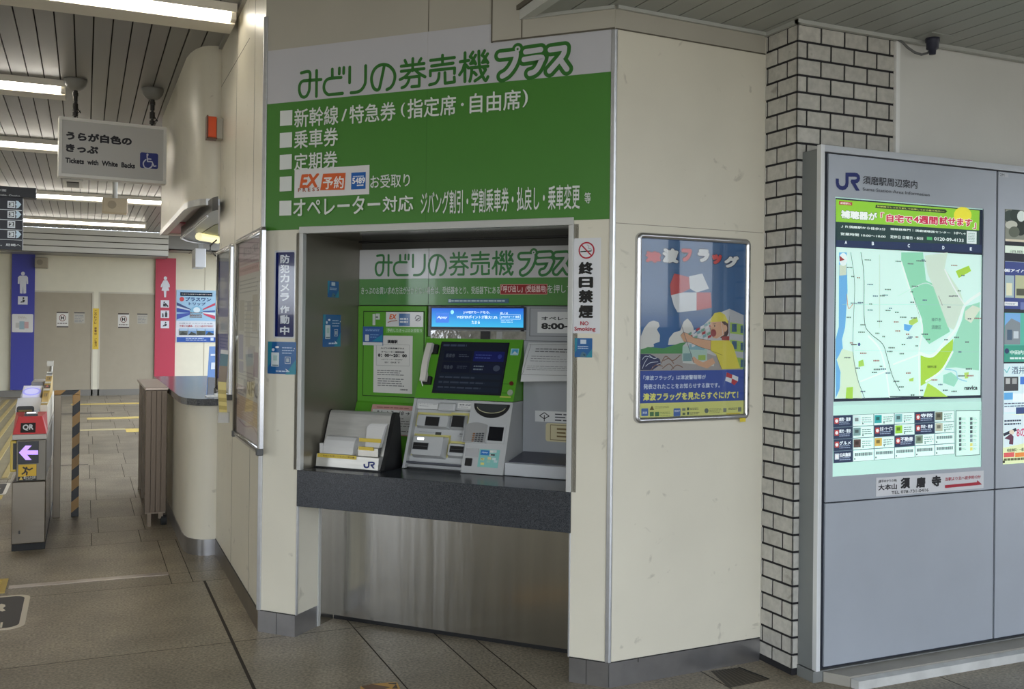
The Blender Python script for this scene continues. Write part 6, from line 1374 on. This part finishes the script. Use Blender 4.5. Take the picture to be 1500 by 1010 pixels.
m = MB(); m.prism([Vector((x, y, z)) for x, y, z in ((GX1-.046, 7.05, .90), (GX1-.006, 7.05, .90), (GX1-.006, 8.2, 1.06), (GX1-.046, 8.2, 1.06))], [Vector((x, y, .88)) for x, y in ((GX1-.046, 7.05), (GX1-.006, 7.05), (GX1-.006, 8.2), (GX1-.046, 8.2))], 0)
build('side_rail_top', m, [mat('rail_yellow', (196, 160, 60), .4)], TG)
SR = Frame((0, 7.05, .90), (1, 0, 0), (0, 1.15, .16)); A = Art(SR, off=.002, step=.0005, M=lambda x, y: (GX1-.046+.04*x, 1.16*y))
for y0, y1, c in ((.46, .56, (40, 36, 30)), (.85, 1.0, (226, 226, 222)), (.9, .94, (90, 90, 90)), (.6, .66, (226, 222, 206)), (.38, .44, (226, 222, 206)), (.02, .06, (226, 222, 206))): A.rect(0, y0, 1, y1, c)
A.poly([(.2, .48), (.8, .48), (.5, .55)], (190, 80, 60)); A.text('注意', .2, .7, .8, .8, (90, 60, 30), .02); A.text('注意', .2, .2, .8, .3, (90, 60, 30), .02); A.build('rail_label', TG)
m = MB(); m.tube([(GX1-.03, 8.3, .9), (GX1-.02, 8.35, 1.12)], .012, 8); m.bx(GX1-.05, GX1-.005, 8.32, 8.36, 1.10, 1.14, 0); build('sensor_pole', m, [mat('pole_grey', (150, 146, 136), .3, .6)], TG)
# ---- striped hoop barrier beside the gate
HR = thing('hoop_barrier', 'square steel hoop barrier with black and yellow stripes beside the gate', 'barrier', (-.11, 7.9, 0))
STR = bpy.data.materials.new('hazard_stripe'); STR.use_nodes = True
def stripes():
    n = STR.node_tree.nodes; l = STR.node_tree.links; b = n['Principled BSDF']; b.inputs['Roughness'].default_value = .4
    t = n.new('ShaderNodeTexCoord'); s = n.new('ShaderNodeSeparateXYZ'); l.new(t.outputs['Object'], s.inputs[0])
    a = n.new('ShaderNodeMath'); a.operation = 'MULTIPLY_ADD'; l.new(s.outputs['X'], a.inputs[0]); a.inputs[1].default_value = -.85; l.new(s.outputs['Z'], a.inputs[2])
    d = n.new('ShaderNodeMath'); d.operation = 'DIVIDE'; l.new(a.outputs[0], d.inputs[0]); d.inputs[1].default_value = .158
    f = n.new('ShaderNodeMath'); f.operation = 'FRACT'; l.new(d.outputs[0], f.inputs[0]); g = n.new('ShaderNodeMath'); g.operation = 'GREATER_THAN'; g.inputs[1].default_value = .5; l.new(f.outputs[0], g.inputs[0])
    mx = n.new('ShaderNodeMix'); mx.data_type = 'RGBA'; l.new(g.outputs[0], mx.inputs[0]); mx.inputs[6].default_value = (*lin((172, 132, 72)), 1); mx.inputs[7].default_value = (*lin((28, 27, 28)), 1); l.new(mx.outputs[2], b.inputs['Base Color'])
stripes()
PSt = mat('post_steel', (122, 112, 98), .3, .8)
m = MB(); m.bx(-.199, -.150, 7.88, 7.93, 0, .905, 0); build('post', m, [PSt], HR, bev=.003)
m = MB(); m.bx(-.075, -.024, 7.88, 7.93, 0, .905, 0); build('post', m, [STR], HR, bev=.003, label='striped post')
m = MB(); m.bx(-.199, -.024, 7.88, 7.93, .906, .938, 0); build('top_bar', m, [STR], HR, bev=.003, label='striped top bar')
# ---- folded rolling gate leaning by the counter
RG = thing('folding_gate', 'folded brown steel rolling gate standing against the service counter', 'gate', (.5, 7.9, 0))
BRS = mat('gate_brown', (112, 100, 86), .32, .8, var=.2, scale=5)
m = MB(); m.bx(0.403, 0.548, 7.33, 7.36, .10, .97, 0); build('end_frame', m, [BRS], RG, bev=.003)
for k in range(6):
    m = MB(); y = 7.40+k*.2; m.bx(0.403+.012*(k % 2), .533+.012*(k % 2), y, y+.03, .12, .965, 0); build('bar', m, [BRS], RG, bev=.003)
m = MB()
for k in range(4): m.bx(0.403+k*.034, .444+k*.034, 7.318, 7.331, .10, .965, 0)
build('rib', m, [mat('rib_brown', (96, 84, 72), .35, .8)], RG, bev=.002)
m = MB(); m.bx(0.398, 0.553, 7.32, 8.45, .966, .985, 0); build('top_rail', m, [mat('rail_light', (176, 160, 146), .35, .6)], RG, bev=.003)
m = MB(); m.bx(0.408, 0.543, 7.34, 8.42, .085, .105, 0); build('bottom_rail', m, [BRS], RG)
m = MB(); m.bx(0.498, 0.528, 7.33, 7.37, .05, .09, 0); cs = build('caster_bracket', m, [BRS], RG)
m = MB(); m.tube([(.515, 7.35, .036), (.553, 7.35, .036)], .036, 16); build('wheel', m, [RUBBER], cs)
m = MB(); m.bx(0.423, 0.448, 7.33, 7.36, .0, .085, 0); build('foot', m, [BRS], RG)
# ================================================================== FAR WALL
def restroom(name, x0, x1, y0, y1, col, label, cat='sign'):
    a = FW.px(x0, y0); b = FW.px(x1, y1); t = thing(name, label, cat, FW.P((a[0]+b[0])/2, max(b[1], .0)))
    m = MB(); m.box(FW, a[0], b[0], .13, a[1], -.06, -.032, 0); p = build('panel', m, [mat(name+'_%d' % col[2], col, .4)], t); return t, p
FS_ = FW.at(-.06)
t, p = restroom('restroom_sign', 18, 49, 371, 578, (52, 56, 150), 'tall blue restroom column sign with white man figure')
PWH = (206, 206, 212)
def zr(x, y): return x*.13865, 360+y*.13865
A = Art(FS_, off=.002, step=.0006)
A.ell(*zr(243, 296), 2.8, 2.7, PWH); A.poly([zr(210, 318), zr(278, 318), zr(296, 335), zr(298, 405), zr(280, 405), zr(276, 360), zr(276, 505), zr(248, 508), zr(244, 430), zr(238, 508), zr(210, 505), zr(210, 360), zr(206, 405), zr(188, 402), zr(190, 335)], PWH)
A.rect(*zr(190, 536), *zr(292, 624), PWH); A.ell(*zr(248, 556), 1.4, 1.4, (40, 40, 46)); A.poly([zr(236, 570), zr(264, 575), zr(256, 600), zr(216, 604), zr(222, 590), zr(240, 590)], (40, 40, 46)); A.build('pictogram', p)
A = Art(FS_, off=.008, step=.0006); A.rect(*zr(128, 722), *zr(350, 918), (212, 210, 206), .02); A.rect(*zr(205, 800), *zr(258, 885), (150, 172, 180)); A.rect(*zr(258, 806), *zr(302, 876), (196, 160, 156)); A.rect(*zr(165, 815), *zr(205, 870), (186, 184, 178)); A.lines(*zr(190, 738), *zr(290, 782), 3, (176, 160, 150), .3, .4, 3); A.build('floor_plan', t, label='white floor plan plate')
t, p = restroom('restroom_sign', 228, 255, 378, 582, (178, 52, 74), 'tall red restroom column sign with white woman figure')
def zt(x, y): return 220+x*.1485, 380+y*.1485
A = Art(FS_, off=.002, step=.0006)
A.ell(*zt(150, 188), 2.5, 2.6, PWH); A.poly([zt(132, 208), zt(168, 208), zt(192, 250), zt(194, 278), zt(180, 278), zt(174, 256), zt(188, 310), zt(160, 312), zt(156, 376), zt(138, 376), zt(134, 312), zt(112, 310), zt(126, 256), zt(116, 278), zt(102, 276), zt(108, 250)], PWH)
for k, (y0, y1) in enumerate(((405, 478), (505, 580), (608, 682))):
    A.rect(*zt(104, y0), *zt(186, y1), PWH); KI_ = (52, 50, 54)
    if k == 0: A.ell(*zt(138, 425), 1.1, 1.1, KI_); A.poly([zt(128, 436), zt(144, 440), (zt(160, 468)), zt(126, 466)], KI_); A.stroke([zt(150, 440), zt(172, 464)], .03, KI_)
    elif k == 1: A.ell(*zt(156, 522), 1.2, 1.2, KI_); A.rect(*zt(146, 530), *zt(168, 572), KI_); A.ell(*zt(124, 540), 1, 1, KI_); A.rect(*zt(118, 546), *zt(132, 572), KI_)
    else: A.ell(*zt(152, 626), 1.2, 1.2, KI_); A.poly([zt(140, 636), zt(166, 640), zt(158, 660), zt(122, 664), zt(128, 650), zt(142, 652)], KI_)
A.build('pictogram', p)
DFm = FW.at(-.02)
for (q1, q2, lb) in (((83, 457, 100, 480), (108.5, 457.5, 124, 474), 'the blue column'), ((173, 459, 189, 481), (201, 459.5, 216, 475), 'the red column')):
    o, A = sticker('door_notice', DFm, *q1, (206, 202, 194), 'white door notice with circled letter on the door next to '+lb, 'notice', group='notices on the restroom doors'); A.step = .0005
    x0, y0, x1, y1 = q1; A.rect(x0, y0, x1, y0+2.2, (70, 60, 56)); A.rect(x0, y1-2, x1, y1, (70, 60, 56)); A.ell((x0+x1)/2, y0+9, 5, 5, (110, 50, 46)); A.ell((x0+x1)/2, y0+9, 4, 4, (210, 206, 198)); A.text('H', (x0+x1)/2-2.4, y0+6.4, (x0+x1)/2+2.4, y0+11.6, (50, 40, 40), .06); A.lines(x0+1, y0+15.5, x1-1, y0+18.5, 1, (110, 100, 96), .5, .1, 3); A.build('print', o)
    o, A = sticker('door_notice', DFm, *q2, (170, 164, 150), 'small greyish notice with dark heading on the door next to '+lb, 'notice', group='notices on the restroom doors'); A.step = .0005
    x0, y0, x1, y1 = q2; A.rect(x0, y0, x1, y0+2, (80, 74, 70)); A.lines(x0+1, y0+3.5, x1-1, y1-1, 5, (130, 130, 130), .4, .4, 2); A.build('print', o)
o, A = sticker('yellow_notice', FW.at(-.03), 136, 452, 144.3, 512, (214, 180, 50), 'tall yellow notice strip between the two restroom doors', 'notice'); A.step = .0005
for k, ch in enumerate('このトイレ 節電中 ご協力'): 
    if ch != ' ': A.text(ch, 138.3, 455+k*4.1, 141.8, 458.6+k*4.1, (110, 76, 20), .03)
A.build('print', o)
# poster between the red column and the office
o, A = sticker('travel_poster', FW, 258.5, 424.5, 322, 502, (206, 210, 214), 'blue and white railway trip poster on the far wall', 'poster', th=.006, off=.006); A.step = .0005
A.rect(258.8, 424.8, 321, 471, (150, 186, 210)); A.rect(258.8, 494, 321, 501.6, (44, 84, 160)); A.rect(*zt(296, 332), *zt(612, 362), (40, 90, 150), .06)
A.text('片道でも往復でも乗り降り自由', *zt(306, 338), *zt(602, 356), (206, 216, 224), .02); A.ell(*zt(312, 394), 3.4, 3.3, (190, 56, 60))
A.text('プラスワン', *zt(346, 374), *zt(600, 418), (30, 60, 110), .04); A.text('トリップ', *zt(380, 424), *zt(546, 458), (30, 60, 110), .04)
for q, c in ((((262, 425), (400, 492), (400, 500), (262, 455)), (50, 64, 110)), (((262, 480), (390, 505), (390, 530), (262, 520)), (40, 70, 150)), (((262, 540), (390, 530), (400, 545), (262, 595)), (60, 80, 160)), (((640, 430), (520, 490), (520, 502), (640, 455)), (180, 50, 76)), (((640, 505), (520, 512), (520, 524), (640, 520)), (60, 80, 140)), (((640, 560), (520, 530), (530, 548), (640, 595)), (190, 60, 90)), (((640, 535), (520, 522), (520, 532), (640, 556)), (214, 214, 218)), (((262, 460), (390, 497), (390, 506), (262, 480)), (190, 200, 214))): A.poly([zt(*p) for p in q], c)
A.ell(*zt(458, 510), 9, 7, (120, 170, 196)); A.ell(*zt(458, 500), 5, 4, (206, 220, 226)); A.lines(*zt(390, 520), *zt(530, 580), 4, (120, 90, 70), .5, .3, 5)
A.text('お得なきっぷで小さな旅', *zt(286, 626), *zt(614, 640), (90, 100, 120), .01); A.text('今度どの週末、どこへ出かけるか？', *zt(286, 648), *zt(620, 670), (170, 50, 60), .02)
for x, c in ((286, (90, 96, 90)), (374, (110, 140, 176)), (460, (70, 76, 60)), (546, (60, 110, 170))): A.rect(*zt(x, 682), *zt(x+80, 748), c); A.rect(*zt(x, 682), *zt(x+80, 706), (160, 184, 206)); A.poly([zt(x, 748), zt(x+30, 716), zt(x+80, 736), zt(x+80, 748)], (56, 62, 60))
A.lines(*zt(350, 774), *zt(560, 806), 2, (190, 206, 230), .4, .2, 4); A.rect(*zt(594, 774), *zt(624, 804), (190, 206, 230)); A.build('print', o)
# ================================================================== MARKS ON THE FLOOR
TACT = mat('tactile_yellow', (196, 170, 90), .6, var=.08)
m = MB(); m.bx(-1.35, -.60, 9.95, 20.0, 0, .004, 1)
for i in range(5):
    x = -1.28+i*.15; m.bx(x, x+.05, 10.0, 19.9, .004, .009, 0)
struct('floor_tactile_strip', m, [mat('tactile_bar', (176, 156, 98), .6, var=.08), mat('tactile_base', (142, 132, 102), .6, var=.1)])
m = MB(); m.bx(-.72, -.372, 5.80, 6.11, 0, .004, 0)
for i in range(6): m.bx(-.70, -.40, 5.825+i*.048, 5.85+i*.048, .004, .009, 0)
build('tactile_tile', m, [TACT], None, 'yellow tactile tile at the picture edge above the black floor sticker', 'floor tile')
m = MB(); m.bx(-1.0, -.60, 8.85, 9.03, 0, .004, 0); build('tactile_tile', m, [TACT], None, 'yellow tactile tile beside the foot of the ticket gate', 'floor tile')
for k, (y, x0, x1, wd, c) in enumerate(((18.5, -.2, 1.35, .14, (206, 180, 100)), (15.75, .05, 1.2, .16, (208, 184, 106)), (14.1, -.1, .52, .10, (186, 172, 130)), (13.9, .52, 1.1, .22, (210, 184, 96)))):
    m = MB(); m.bx(x0, x1, y-wd, y+wd, .0004, .0024, 0); struct('floor_line_%d' % (k+1), m, [mat('line_%d' % k, c, .6)])
m = MB(); m.bx(-.35, .45, 16.6, 16.75, .0004, .002, 0); m.bx(-.3, .05, 10.7, 10.74, .0004, .002, 0); struct('trim_16', m, [mat('floor_slot', (92, 86, 78), .6)])
def floor_sticker(x0, x1, y0, y1, r, label, marks):
    m = MB(); F = FL; m.ext(F, rrect(x0, x1, y0, y1, r, 6), -.0014, -.0002); o = build('floor_sticker', m, [mat('sticker_white', (216, 208, 190), .5)], None, label, 'floor sticker')
    A = Art(FL, off=.0015, step=.0003, M=lambda x, y: (x, y)); A.up(); e = .026; A.raw(rrect(x0+e, x1-e, y0+e, y1-e, r*.8, 6), (34, 33, 35)); marks(A); A.build('print', o)
def mk1(A):
    WS = (222, 214, 196); q = [FL.px(*p) for p in ((-6, 889), (2, 885.5), (7.5, 887), (8, 889.5), (4, 892), (8.2, 895.5), (3, 897), (-6, 894))]; A.up(); A.raw(q, WS); A.up(); a = FL.px(3, 913); b = FL.px(1.5, 921); A.raw([(a[0]-.006, a[1]), (b[0]-.006, b[1]), (b[0]+.004, b[1]), (a[0]+.004, a[1])], WS); A.text('IC', -.62, 5.3, -.46, 5.5, WS, .05)
floor_sticker(-.95, -.243, 5.11, 5.735, .07, 'dark floor sticker with pale border at the lower picture edge', mk1)
def mk2(A): A.poly([(-.95, 9.3), (-.68, 9.28), (-.64, 9.4), (-.75, 9.55), (-.95, 9.5)], (214, 208, 196))
floor_sticker(-1.1, -.585, 9.08, 9.72, .04, 'dark floor sticker behind the ticket gate foot', mk2)
m = MB(); pts = [ground(*p) for p in ((527, 1007), (545, 1003), (574, 1000.5), (582, 1001), (586, 1010))]+[Vector((1.16, 3.35, 0)), Vector((1.0, 3.4, 0))]
m.prism([p+Vector((0, 0, .0014)) for p in pts][::-1], [p+Vector((0, 0, .0002)) for p in pts][::-1], 0); o = build('floor_sticker', m, [mat('sticker_tan', (206, 160, 86), .5)], None, 'tan and brown floor sticker in front of the ticket counter', 'floor sticker')
A = Art(FL, off=.0016, step=.0003); A.poly([(529, 1006.5), (545, 1003.5), (572, 1008), (560, 1012), (535, 1011)], (110, 78, 52)); A.poly([(568, 1001.8), (581, 1001.6), (580, 1004), (570, 1003.4)], (58, 44, 34)); A.poly([(574, 1010), (580, 1004), (583, 1010)], (72, 52, 40)); A.build('print', o)
